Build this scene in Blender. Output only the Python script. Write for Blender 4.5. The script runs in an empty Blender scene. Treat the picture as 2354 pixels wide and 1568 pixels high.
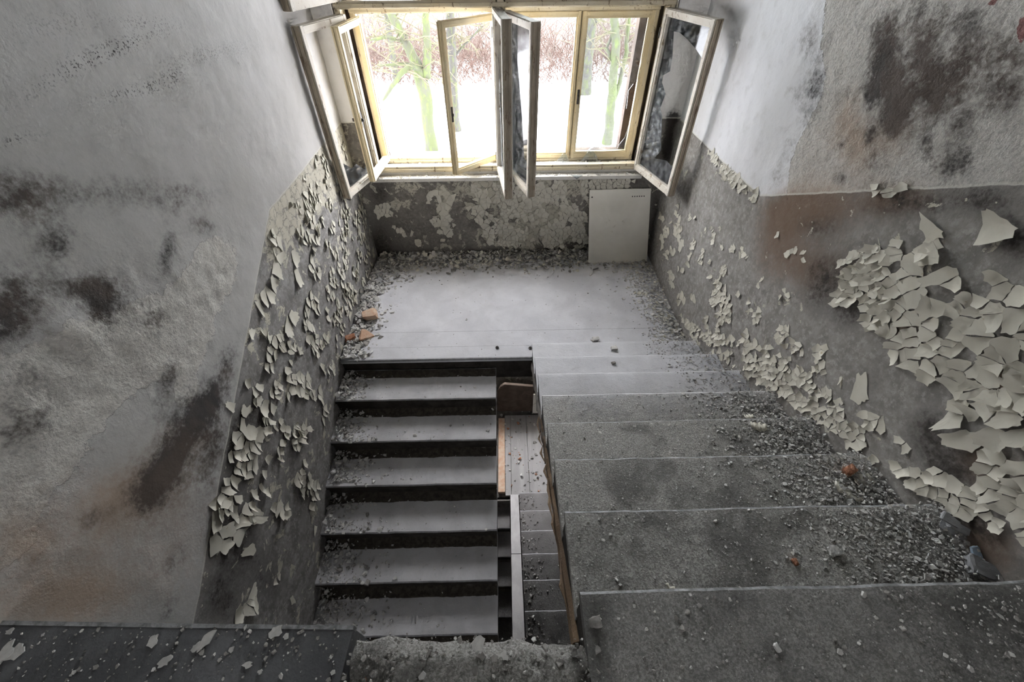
import bpy, bmesh, math, random
import numpy as np
from mathutils import Vector, Matrix, noise
random.seed(7); rng = np.random.default_rng(7)
S = bpy.context.scene; C = S.collection
PI = math.pi
# ------------------------------------------------------------------ measures
H, D = .15467, .30                      # riser, going
XA, XB, XL, XR = -.0565, .2554, -1.396, 1.6394
YB, ZS, HD = 1.5846, .90, 1.40          # face of the window wall, window ledge, height of the painted dado
ZF = 8*H                                # upper floor
ZLOW = -2.83                            # lower half landing
WX0, WX1 = -1.235, 1.395                # window opening
WTOP = 3.40
CEIL = 3.9
# ------------------------------------------------------------------ camera
CAM = Vector((.05732, -2.42221, 2.62427)); PIT, YAW, ROL, FPX = -.785863, .012329, -.009621, 951.245
fw = Vector((math.sin(YAW)*math.cos(PIT), math.cos(YAW)*math.cos(PIT), math.sin(PIT)))
r0 = fw.cross(Vector((0, 0, 1))).normalized(); u0 = r0.cross(fw)
rr = r0*math.cos(ROL)+u0*math.sin(ROL); uu = u0*math.cos(ROL)-r0*math.sin(ROL)
cd = bpy.data.cameras.new('camera'); co = bpy.data.objects.new('camera', cd); C.objects.link(co)
cd.sensor_width = 36; cd.lens = FPX/2354*36; cd.clip_start = .02; cd.clip_end = 300
M = Matrix((rr, uu, -fw)).transposed().to_4x4(); M.translation = CAM; co.matrix_world = M
S.camera = co
def at(px, py, ax, val):                # a point of the photograph carried to a plane of the place
    d = fw*FPX+rr*(px-1177)-uu*(py-784)
    return CAM+d*((val-CAM[ax])/d[ax])
# ------------------------------------------------------------------ materials
class G:
    def __init__(s, name):
        s.m = bpy.data.materials.new(name); s.m.use_nodes = True; s.t = s.m.node_tree; s.t.nodes.clear()
        s.o = s.n('ShaderNodeOutputMaterial'); s.co = s.n('ShaderNodeTexCoord').outputs['Object']
    def n(s, t, **k):
        x = s.t.nodes.new(t)
        for a, b in k.items(): setattr(x, a, b)
        return x
    def link(s, v, sock):
        if hasattr(v, 'is_output'): s.t.links.new(v, sock)
        else:
            if isinstance(v, (tuple, list)) and len(v) == 3 and sock.type == 'RGBA': v = (*v, 1)
            sock.default_value = v
    def noise(s, scale, detail=6, rough=.6, dist=0, vec=None, stretch=None, off=None):
        x = s.n('ShaderNodeTexNoise'); x.inputs['Scale'].default_value = scale; x.inputs['Detail'].default_value = detail
        x.inputs['Roughness'].default_value = rough; x.inputs['Distortion'].default_value = dist
        v = vec or s.co
        if stretch or off:
            mp = s.n('ShaderNodeMapping'); s.link(v, mp.inputs[0]); v = mp.outputs[0]
            if stretch: mp.inputs['Scale'].default_value = stretch
            if off: mp.inputs['Location'].default_value = off
        s.link(v, x.inputs['Vector']); return x.outputs['Fac']
    def voro(s, scale, feature='F1', out='Distance'):
        x = s.n('ShaderNodeTexVoronoi', feature=feature); x.inputs['Scale'].default_value = scale
        s.link(s.co, x.inputs['Vector']); return x.outputs[out]
    def math(s, op, a, b=0., c=0., clamp=False):
        x = s.n('ShaderNodeMath', operation=op, use_clamp=clamp); s.link(a, x.inputs[0]); s.link(b, x.inputs[1]); s.link(c, x.inputs[2]); return x.outputs[0]
    def step(s, v, a, b, lo=0., hi=1.):
        x = s.n('ShaderNodeMapRange', interpolation_type='SMOOTHSTEP'); s.link(v, x.inputs[0])
        for i, q in enumerate((a, b, lo, hi)): x.inputs[i+1].default_value = q
        return x.outputs[0]
    def mix(s, f, a, b, mode='MIX'):
        x = s.n('ShaderNodeMix', data_type='RGBA', blend_type=mode); s.link(f, x.inputs[0]); s.link(a, x.inputs[6]); s.link(b, x.inputs[7]); return x.outputs[2]
    def attr(s, name): return s.n('ShaderNodeAttribute', attribute_name=name).outputs['Fac']
    def sep(s):
        x = s.n('ShaderNodeSeparateXYZ'); s.link(s.co, x.inputs[0]); return x.outputs
    def bump(s, h, strength=.5, dist=.01, nrm=None):
        x = s.n('ShaderNodeBump'); x.inputs['Strength'].default_value = strength; x.inputs['Distance'].default_value = dist
        s.link(h, x.inputs['Height'])
        if nrm is not None: s.link(nrm, x.inputs['Normal'])
        return x.outputs[0]
    def done(s, col, rough=.8, nrm=None, spec=.3, metal=0.):
        b = s.n('ShaderNodeBsdfPrincipled'); s.link(col, b.inputs['Base Color']); s.link(rough, b.inputs['Roughness'])
        b.inputs['Specular IOR Level'].default_value = spec; b.inputs['Metallic'].default_value = metal
        if nrm is not None: s.link(nrm, b.inputs['Normal'])
        s.t.links.new(b.outputs[0], s.o.inputs[0]); return s.m
def wall_mat(name, up1, up2, pale, dado1, dado2, cream, line, remn=.58, brown=(.16, .10, .065)):
    g = G(name)
    n1 = g.noise(2.3, 5, .62, .4); n2 = g.noise(11, 6, .68); n3 = g.noise(75, 4, .62); n4 = g.noise(34, 5, .7, off=(2, 5, 1))
    nh = g.math('SUBTRACT', n2, .5); nl = g.math('SUBTRACT', n1, .5); nf = g.math('SUBTRACT', n4, .5)
    up = g.mix(g.step(n1, .35, .68), up1, up2)
    up = g.mix(g.step(n2, .5, .72, 0, .22), up, (.30, .285, .27))
    # pale plaster where the paint has come off: hard ragged edges
    pv = g.math('ADD', g.attr('pale'), g.math('ADD', g.math('MULTIPLY', nh, .5), g.math('MULTIPLY', nf, .25)))
    pm = g.step(pv, .485, .51)
    rough_pale = g.mix(g.step(n3, .38, .7), pale, tuple(c*.80 for c in pale))
    rough_pale = g.mix(g.step(n4, .5, .7, 0, .4), rough_pale, tuple(c*.62 for c in pale))
    up = g.mix(pm, up, rough_pale)
    # warm staining and black mould
    wa = g.attr('warm')
    wm = g.step(g.math('ADD', wa, g.math('ADD', g.math('MULTIPLY', nl, .6), g.math('MULTIPLY', nf, .7))), .15, 1.0, 0, .75)
    up = g.mix(wm, up, (.34, .24, .17))
    mo = g.attr('mold')
    mv = g.math('ADD', mo, g.math('MULTIPLY', g.math('ADD', g.math('MULTIPLY', nh, 1.3), g.math('ADD', g.math('MULTIPLY', nl, .4), g.math('ADD', g.math('MULTIPLY', nf, 1.7), g.math('MULTIPLY', g.math('SUBTRACT', n3, .5), .7)))), g.math('ADD', g.math('MINIMUM', mo, .5), .12)))
    mold = g.step(mv, .12, .80, 0, .95)
    mcol = g.mix(g.step(n1, .4, .6), (.040, .036, .036), (.085, .066, .056))
    up = g.mix(mold, up, mcol)
    up = g.mix(g.step(g.math('ADD', g.attr('red'), g.math('MULTIPLY', nf, .9)), .45, .5, 0, .85), up, (.16, .045, .045))
    sp = g.math('MULTIPLY', g.attr('speck'), g.step(g.noise(120, 2, .6), .56, .62))
    up = g.mix(g.math('MULTIPLY', sp, .85), up, (.05, .046, .046))
    # dado below the line
    da = g.mix(g.step(n2, .36, .66), dado1, dado2)
    da = g.mix(g.step(n4, .46, .70, 0, .6), da, tuple(min(1, c*1.65) for c in dado2))
    da = g.mix(g.step(g.math('ADD', wa, g.math('ADD', g.math('MULTIPLY', nl, .7), g.math('MULTIPLY', nf, .8))), .12, .95, 0, .8), da, brown)
    da = g.mix(mold, da, (.034, .028, .025))
    film = g.math('ADD', g.noise(9, 5, .62, .6, off=(3, 1, 7)), g.math('MULTIPLY', g.attr('film'), .35))
    fm = g.step(film, remn, remn+.012)
    vo = g.n('ShaderNodeTexVoronoi', feature='DISTANCE_TO_EDGE'); vo.inputs['Scale'].default_value = 12
    av = g.n('ShaderNodeVectorMath', operation='MULTIPLY_ADD'); g.link(g.co, av.inputs[0]); av.inputs[1].default_value = (1, 1, 1)
    cv = g.n('ShaderNodeCombineXYZ'); 
    for q in range(3): g.link(g.math('MULTIPLY', nh if q != 1 else nf, .14), cv.inputs[q])
    g.link(cv.outputs[0], av.inputs[2]); g.link(av.outputs[0], vo.inputs['Vector'])
    fm = g.math('MULTIPLY', fm, g.step(vo.outputs['Distance'], .01, .05, .25, 1))
    da = g.mix(fm, da, g.mix(g.step(n1, .35, .7), cream, tuple(c*.82 for c in cream)))
    dd = g.math('ADD', g.attr('dadod'), g.math('MULTIPLY', nh, .02))
    dm = g.step(dd, -.003, .003)
    col = g.mix(dm, up, da)
    lm = g.math('MULTIPLY', g.step(g.math('ABSOLUTE', g.math('ADD', dd, .004)), .003, .008, 1, 0), .6)
    col = g.mix(lm, col, line)
    h = g.math('ADD', g.math('MULTIPLY', n3, .35), g.math('MULTIPLY', n4, .35))
    h = g.math('MULTIPLY', h, g.math('ADD', g.math('ADD', g.attr('gritty'), .22), g.math('MULTIPLY', pm, .5)))
    h = g.math('ADD', h, g.math('MULTIPLY', g.math('MULTIPLY', pm, g.math('SUBTRACT', 1., dm)), .25))
    h = g.math('ADD', h, g.math('MULTIPLY', g.math('MULTIPLY', fm, dm), .4))
    h = g.math('ADD', h, g.math('MULTIPLY', n2, .5))
    return g.done(col, .88, g.bump(h, .6, .012), .2)
def plain(name, c1, c2, scale=12, rough=.85, bs=.4, bd=.006, c3=None, t3=.62, stretch=None, spec=.25, fine=90):
    g = G(name); n1 = g.noise(scale, 7, .65, .3, stretch=stretch); n3 = g.noise(fine, 5, .65)
    col = g.mix(g.step(n1, .36, .66), c1, c2)
    if c3: col = g.mix(g.step(g.noise(scale*1.7, 8, .7, off=(5, 2, 9), stretch=stretch), t3, t3+.06), col, c3)
    return g.done(col, rough, g.bump(g.math('ADD', g.math('MULTIPLY', n1, .5), n3), bs, bd), spec)
def dusty(name, clean, dust, grit1, grit2, y0, y1):
    """concrete treads: smooth dust towards the window, gritty rubble dust nearer the upper floor"""
    g = G(name); y = g.sep()[1]
    n1 = g.noise(3.5, 7, .6, .4); n2 = g.noise(38, 6, .7); n3 = g.noise(150, 4, .7); n5 = g.noise(14, 8, .7)
    a = g.mix(g.step(n1, .35, .68), clean, dust)
    a = g.mix(g.step(n5, .58, .75, 0, .5), a, tuple(c*.6 for c in clean))
    b = g.mix(g.step(n3, .40, .62), grit1, grit2)
    b = g.mix(g.step(n1, .44, .66, 0, .75), b, tuple(c*.42 for c in grit1))
    b = g.mix(g.step(n2, .62, .68), b, tuple(min(1, c*1.5) for c in grit2))
    f = g.step(g.math('ADD', y, g.math('MULTIPLY', g.math('SUBTRACT', n1, .5), .5)), y0, y1)
    col = g.mix(f, b, a)
    hgt = g.math('ADD', n3, g.math('MULTIPLY', n2, 1.4))
    hgt = g.math('MULTIPLY', hgt, g.math('SUBTRACT', 1.1, g.math('MULTIPLY', f, .8)))
    return g.done(col, .8, g.bump(hgt, .6, .008), .3)
def old_paint(name, c, c2, wood, t=.60, stretch=(1, 1, .35)):
    g = G(name); n = g.noise(26, 8, .7, .3, stretch=stretch); n1 = g.noise(5, 5, .6); n3 = g.noise(130, 4, .6)
    col = g.mix(g.step(n1, .35, .7), c, c2)
    col = g.mix(g.step(g.noise(60, 6, .7, off=(1, 2, 3)), .60, .68, 0, .6), col, wood)
    col = g.mix(g.step(n, t, t+.05, 0, .9), col, wood)
    return g.done(col, .6, g.bump(g.math('ADD', n, n3), .3, .003), .3)
def glass_mat(name, tint, gl=.05, dirt=.1):
    g = G(name); tr = g.n('ShaderNodeBsdfTransparent'); tr.inputs[0].default_value = (*tint, 1)
    gs = g.n('ShaderNodeBsdfGlossy'); gs.inputs['Roughness'].default_value = gl
    lw = g.n('ShaderNodeFresnel'); lw.inputs[0].default_value = 1.5
    m1 = g.n('ShaderNodeMixShader'); g.link(lw.outputs[0], m1.inputs[0]); g.t.links.new(tr.outputs[0], m1.inputs[1]); g.t.links.new(gs.outputs[0], m1.inputs[2])
    df = g.n('ShaderNodeBsdfDiffuse'); df.inputs[0].default_value = (.78, .80, .84, 1)
    m2 = g.n('ShaderNodeMixShader'); g.link(g.step(g.noise(18, 8, .7), .42, .75, dirt*.25, dirt*2.2), m2.inputs[0])
    g.t.links.new(m1.outputs[0], m2.inputs[1]); g.t.links.new(df.outputs[0], m2.inputs[2]); g.t.links.new(m2.outputs[0], g.o.inputs[0]); return g.m
MT = {}
MT['wl'] = wall_mat('left_wall_plaster', (.42, .41, .395), (.47, .46, .45), (.55, .53, .495), (.175, .165, .157), (.275, .265, .257), (.52, .49, .41), (.55, .54, .48), .60)
MT['wr'] = wall_mat('right_wall_plaster', (.62, .62, .63), (.68, .68, .70), (.52, .50, .47), (.20, .188, .175), (.29, .275, .26), (.52, .49, .41), (.60, .59, .53), .655)
MT['ww'] = wall_mat('window_wall_plaster', (.72, .70, .67), (.78, .76, .74), (.58, .56, .53), (.14, .128, .115), (.21, .195, .175), (.50, .47, .39), (.60, .58, .50), .60)
MT['flake'] = plain('peeling_cream_paint', (.60, .575, .50), (.54, .515, .44), 8, .65, .12, .002, (.42, .34, .22), .66)
MT['landing'] = dusty('landing_concrete', (.49, .49, .515), (.58, .58, .605), (.30, .29, .28), (.48, .47, .46), -3, -2.5)
MT['treadup'] = dusty('upper_tread_concrete', (.46, .46, .48), (.54, .54, .56), (.25, .24, .225), (.46, .445, .42), -1.15, -.6)
MT['floorgrit'] = dusty('gritty_floor_screed', (.2, .19, .18), (.2, .19, .18), (.18, .174, .165), (.31, .30, .285), 5, 6)
MT['treaddn'] = dusty('lower_tread_concrete', (.42, .415, .425), (.54, .535, .55), (.26, .25, .24), (.46, .45, .44), -2.2, -1.7)
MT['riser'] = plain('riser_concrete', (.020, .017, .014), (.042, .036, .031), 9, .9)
MT['edge'] = plain('worn_step_edge', (.13, .13, .13), (.30, .30, .305), 30, .75)
MT['dirt'] = plain('brown_dirt_and_shade', (.040, .034, .027), (.075, .064, .052), 30, .95, .7, .004, (.14, .13, .115), .66)
MT['edgelight'] = plain('scuffed_pale_edge', (.50, .50, .51), (.74, .74, .75), 22, .75)
MT['edgedark'] = plain('worn_grey_edge', (.24, .24, .25), (.33, .33, .34), 30, .75)
MT['slab'] = plain('dark_screed', (.085, .085, .09), (.14, .14, .145), 5, .85, .5, .006, (.17, .17, .175), .64)
MT['broken'] = dusty('broken_screed', (.2, .19, .18), (.2, .19, .18), (.17, .162, .15), (.33, .32, .30), 5, 6)
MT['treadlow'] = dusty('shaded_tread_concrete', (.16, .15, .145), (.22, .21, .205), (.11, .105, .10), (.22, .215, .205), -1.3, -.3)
MT['closing'] = old_paint('bare_closing_edge', (.28, .235, .18), (.37, .315, .245), (.17, .12, .08), .56)
MT['conc'] = plain('rough_concrete', (.12, .11, .10), (.20, .185, .17), 8, .9)
MT['wood'] = plain('splintered_wood', (.10, .066, .042), (.19, .13, .08), 10, .8, .7, .006, (.05, .04, .03), .55, (1, .12, .4))
MT['greywood'] = plain('grey_weathered_board', (.29, .28, .275), (.37, .355, .35), 8, .75, .35, .004, (.26, .245, .23), .66, (1, .12, 1))
MT['brick'] = plain('red_brick', (.36, .15, .085), (.48, .25, .16), 14, .9, .7, .008, (.42, .36, .30), .60)
MT['brickpale'] = plain('pale_brick', (.50, .32, .22), (.56, .44, .34), 14, .9, .6, .006)
MT['chip'] = plain('plaster_rubble', (.42, .41, .39), (.57, .555, .53), 25, .85, .3, .003)
MT['chipdark'] = plain('dark_rubble', (.17, .16, .15), (.32, .305, .285), 25, .9, .3, .003)
MT['chippale'] = plain('pale_plaster_chip', (.46, .455, .44), (.58, .57, .55), 20, .85, .3, .003)
MT['slate'] = plain('grey_tile', (.26, .26, .27), (.34, .34, .35), 14, .7)
MT['sashin'] = old_paint('weathered_white_sash_paint', (.62, .59, .53), (.54, .49, .42), (.25, .19, .13), .575)
MT['sashout'] = old_paint('yellowed_sash_paint', (.68, .57, .36), (.72, .63, .44), (.24, .16, .09), .66)
MT['frame'] = old_paint('yellowed_frame_paint', (.60, .52, .37), (.66, .59, .45), (.20, .14, .085), .58)
MT['ledge'] = old_paint('flaking_ledge_paint', (.62, .60, .56), (.68, .66, .62), (.26, .22, .17), .62, (1, .6, 1))
MT['glass'] = glass_mat('dusty_glass', (.95, .97, .97))
MT['shard'] = glass_mat('broken_glass', (.93, .97, .98), .05, .18)
MT['iron'] = plain('dark_iron', (.03, .028, .026), (.06, .05, .045), 30, .5)
MT['panel'] = plain('cream_panel_paint', (.72, .69, .62), (.78, .75, .68), 3.2, .7, .12, .003, (.52, .47, .39), .62, None, .25, 40)
MT['brownboard'] = plain('dark_brown_board', (.075, .052, .040), (.115, .085, .066), 9, .7)
MT['blueglass'] = plain('pale_blue_glazed_shard', (.45, .58, .72), (.55, .66, .78), 10, .15, .1, .002, None, .6, None, .6)
MT['bark'] = plain('pale_bark', (.036, .034, .031), (.026, .024, .022), 5, .9, .6, .02, (.04, .045, .022), .50, (1, 1, .4))
MT['barkgreen'] = plain('mossy_bark', (.040, .047, .020), (.042, .042, .032), 3, .9, .6, .02, (.050, .062, .022), .52, (1, 1, .4))
MT['twig'] = plain('bare_twigs', (.06, .05, .036), (.07, .07, .035), 3, .9)
MT['brush'] = plain('red_brown_brush', (.056, .033, .026), (.068, .048, .039), .6, .9, .1, .01, (.075, .066, .056), .56)
g = G('snow_with_leaves'); n = g.noise(2.5, 7, .75); f = g.noise(.22, 4, .55); far = g.step(g.math('ADD', g.sep()[1], g.math('MULTIPLY', n, 14)), 34, 42)
MT['snow'] = g.done(g.mix(g.math('MAXIMUM', g.step(g.math('ADD', n, g.math('MULTIPLY', f, .35)), .76, .82), far), (.86, .87, .90), g.mix(g.step(n, .4, .62), (.030, .021, .017), (.048, .039, .034))), .9)
MT['outwall'] = plain('outer_render', (.05, .035, .028), (.09, .065, .05), 6, .9)
# ------------------------------------------------------------------ mesh helpers
class MB:
    def __init__(s): s.v = []; s.f = []; s.mi = []
    def add(s, vs, fs, m=0):
        o = len(s.v); s.v += [tuple(v) for v in vs]; s.f += [tuple(i+o for i in f) for f in fs]; s.mi += [m]*len(fs); return s
    def box(s, x0, x1, y0, y1, z0, z1, m=0, mat=None):
        vs = [Vector((x, y, z)) for x in (x0, x1) for y in (y0, y1) for z in (z0, z1)]
        if mat is not None: vs = [mat @ v for v in vs]
        return s.add(vs, [(0, 1, 3, 2), (4, 6, 7, 5), (0, 4, 5, 1), (2, 3, 7, 6), (0, 2, 6, 4), (1, 5, 7, 3)], m)
    def prism(s, poly, a, b, m=0, f=None):        # poly in 2-D, extruded a..b; f maps (u,v,w) to a point
        k = len(poly); f = f or (lambda u, v, w: (u, v, w))
        vs = [f(u, v, a) for u, v in poly]+[f(u, v, b) for u, v in poly]
        return s.add(vs, [tuple(range(k))[::-1], tuple(range(k, 2*k))]+[(i, (i+1) % k, (i+1) % k+k, i+k) for i in range(k)], m)
    def tube(s, pts, rad, n=8, m=0, cap=True):
        pts = [Vector(p) for p in pts]; vs = []; fs = []
        for i, p in enumerate(pts):
            t = (pts[min(i+1, len(pts)-1)]-pts[max(i-1, 0)]).normalized()
            a = t.cross(Vector((.31, .95, .12))).normalized(); b = t.cross(a)
            r = rad[i] if isinstance(rad, (list, tuple)) else rad
            vs += [p+(a*math.cos(2*PI*k/n)+b*math.sin(2*PI*k/n))*r for k in range(n)]
        for i in range(len(pts)-1):
            fs += [(i*n+k, i*n+(k+1) % n, (i+1)*n+(k+1) % n, (i+1)*n+k) for k in range(n)]
        if cap: fs += [tuple(range(n))[::-1], tuple(range((len(pts)-1)*n, len(pts)*n))]
        return s.add(vs, fs, m)
    def build(s, name, mats, parent=None, smooth=False, bevel=0, fix=True):
        me = bpy.data.meshes.new(name); me.from_pydata(s.v, [], s.f); me.update()
        if not isinstance(mats, (list, tuple)): mats = [mats]
        for m in mats: me.materials.append(MT[m])
        me.polygons.foreach_set('material_index', s.mi)
        if fix:
            bm = bmesh.new(); bm.from_mesh(me); bmesh.ops.recalc_face_normals(bm, faces=bm.faces); bm.to_mesh(me); bm.free()
        if smooth: me.polygons.foreach_set('use_smooth', [True]*len(me.polygons))
        o = bpy.data.objects.new(name, me); C.objects.link(o)
        if parent is not None: o.parent = parent; o.matrix_parent_inverse = parent.matrix_world.inverted()
        if bevel:
            b = o.modifiers.new('bevel', 'BEVEL'); b.width = bevel; b.segments = 2; b.limit_method = 'ANGLE'
        return o
def tag(o, label=None, cat=None, group=None, kind=None):
    for k, v in (('label', label), ('category', cat), ('group', group), ('kind', kind)):
        if v: o[k] = v
    return o
def empty(name, loc=(0, 0, 0), rz=0):
    o = bpy.data.objects.new(name, None); C.objects.link(o); o.empty_display_size = .1
    o.matrix_world = Matrix.Translation(loc) @ Matrix.Rotation(rz, 4, 'Z'); return o
def fbm(x, y, z, s, o=4): return noise.fractal(Vector((x*s, y*s, z*s)), .9, 2.1, o)
def inpoly(x, y, P):
    c = False; j = len(P)-1
    for i in range(len(P)):
        if (P[i][1] > y) != (P[j][1] > y) and x < (P[j][0]-P[i][0])*(y-P[i][1])/(P[j][1]-P[i][1])+P[i][0]: c = not c
        j = i
    return c
# ------------------------------------------------------------------ walls
# marks: (kind, x, y, radius across, radius down, turn, strength) read off the photograph and carried to the wall's own plane
def marks(rows, ax, val, k0, k1):
    out = []
    for kind, px, py, rx, ry, a, st in rows:
        c, s_ = math.cos(math.radians(a)), math.sin(math.radians(a))
        P = at(px, py, ax, val); U = at(px+rx*c, py+rx*s_, ax, val)-P; V = at(px-ry*s_, py+ry*c, ax, val)-P
        mm = np.array([[U[k0], V[k0]], [U[k1], V[k1]]]); out.append((kind, P[k0], P[k1], np.linalg.inv(mm), st))
    return out
def blur(a, n):
    for _ in range(3):
        for ax in (0, 1):
            p = np.cumsum(np.pad(a, [(n+1, n) if k == ax else (0, 0) for k in (0, 1)], mode='edge'), axis=ax); L = a.shape[ax]
            a = (np.take(p, np.arange(2*n+1, 2*n+1+L), ax)-np.take(p, np.arange(0, L), ax))/(2*n+1)
    return a
def zones(f, rows, A, B, ax, val, k0, k1):
    for kind, st, n, px in rows:
        P = [(p[k0], p[k1]) for p in (at(x, y, ax, val) for x, y in px)]; ins = np.zeros(A.shape, bool); j = len(P)-1
        for i in range(len(P)):
            (xi, yi), (xj, yj) = P[i], P[j]; c = ((yi > B) != (yj > B)) & (A < (xj-xi)*(B-yi)/(yj-yi if yj != yi else 1e-9)+xi); ins ^= c; j = i
        w = blur(ins.astype(float), n)*st
        f[kind] = np.maximum(f[kind], w) if kind == 'pale' else f[kind]+w
ATT = ('pale', 'red', 'warm', 'mold', 'speck', 'gritty', 'film', 'bulge')
def field(mk, A, B):
    f = {k: np.zeros_like(A) for k in ATT}
    for kind, a, b, inv, st in mk:
        da, db = A-a, B-b; q = (inv[0, 0]*da+inv[0, 1]*db)**2+(inv[1, 0]*da+inv[1, 1]*db)**2
        w = np.exp(-q*1.0)*st if kind != 'pale' else st*np.clip(1.25-np.sqrt(q)*.75, 0, 1)
        if kind in ('pale',): f[kind] = np.maximum(f[kind], w)
        else: f[kind] += w
    return f
def lineheight(pts, A): return np.interp(A, [p[0] for p in pts], [p[1] for p in pts])
def wall_grid(name, mat, mk, a0, a1, b0, b1, step, point, nrm, line, hole=None, amp=.004, extra=None, zn=None):
    """a fine plaster face with its marks; point(a,b) gives the flat spot, nrm points into the room"""
    na, nb = int((a1-a0)/step)+1, int((b1-b0)/step)+1
    A, B = np.meshgrid(np.linspace(a0, a1, na), np.linspace(b0, b1, nb), indexing='ij')
    f = field(mk, A, B)
    if zn: zones(f, zn[0], A, B, *zn[1:])
    dz = lineheight(line, A)-B
    vs = []; P0 = Vector(point(0, 0)); nv = Vector(nrm)
    for i in range(na):
        for j in range(nb):
            a, b = A[i, j], B[i, j]; e = amp*fbm(a, b, 3, 1.6)+amp*.5*fbm(a, b, 9, 6)+f['bulge'][i, j]
            if f['gritty'][i, j] > .1: e += .007*min(1, f['gritty'][i, j])*fbm(a, b, 5, 16, 5)
            p = Vector(point(a, b))+nv*e; vs.append(p)
    fs = []
    for i in range(na-1):
        for j in range(nb-1):
            if hole and hole((A[i, j]+A[i+1, j])/2, (B[i, j]+B[i, j+1])/2): continue
            fs.append((i*nb+j, (i+1)*nb+j, (i+1)*nb+j+1, i*nb+j+1))
    m = MB(); m.add(vs, fs)
    if extra: extra(m)
    o = m.build(name, mat, None, smooth=False, fix=False)
    me = o.data; nn = len(m.v)-len(vs); ia, ib = (1, 2) if abs(nrm[0]) > .5 else (0, 2)
    ex = np.array([lineheight(line, v[ia])-v[ib] for v in m.v[len(vs):]])
    for k in ATT:
        if k == 'bulge': continue
        at_ = me.attributes.new(k, 'FLOAT', 'POINT'); at_.data.foreach_set('value', np.concatenate([f[k].ravel(), np.zeros(nn)]).astype(np.float32))
    at_ = me.attributes.new('dadod', 'FLOAT', 'POINT'); at_.data.foreach_set('value', np.concatenate([dz.ravel(), ex]).astype(np.float32))
    sm = np.zeros(len(me.polygons), bool); sm[:len(fs)] = True; me.polygons.foreach_set('use_smooth', sm)
    o['kind'] = 'structure'; return o
SL = H/D
lineL = [(-4.6, HD-4.6*SL), (-.03, HD-.0), (3, HD)]; lineL[0] = (-4.6, HD+(-4.6+.03)*SL)
lineR = [(-4.6, HD+.03+4.6*SL), (0, HD+.03), (1.1, HD-.01), (3, HD-.02)]
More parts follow.
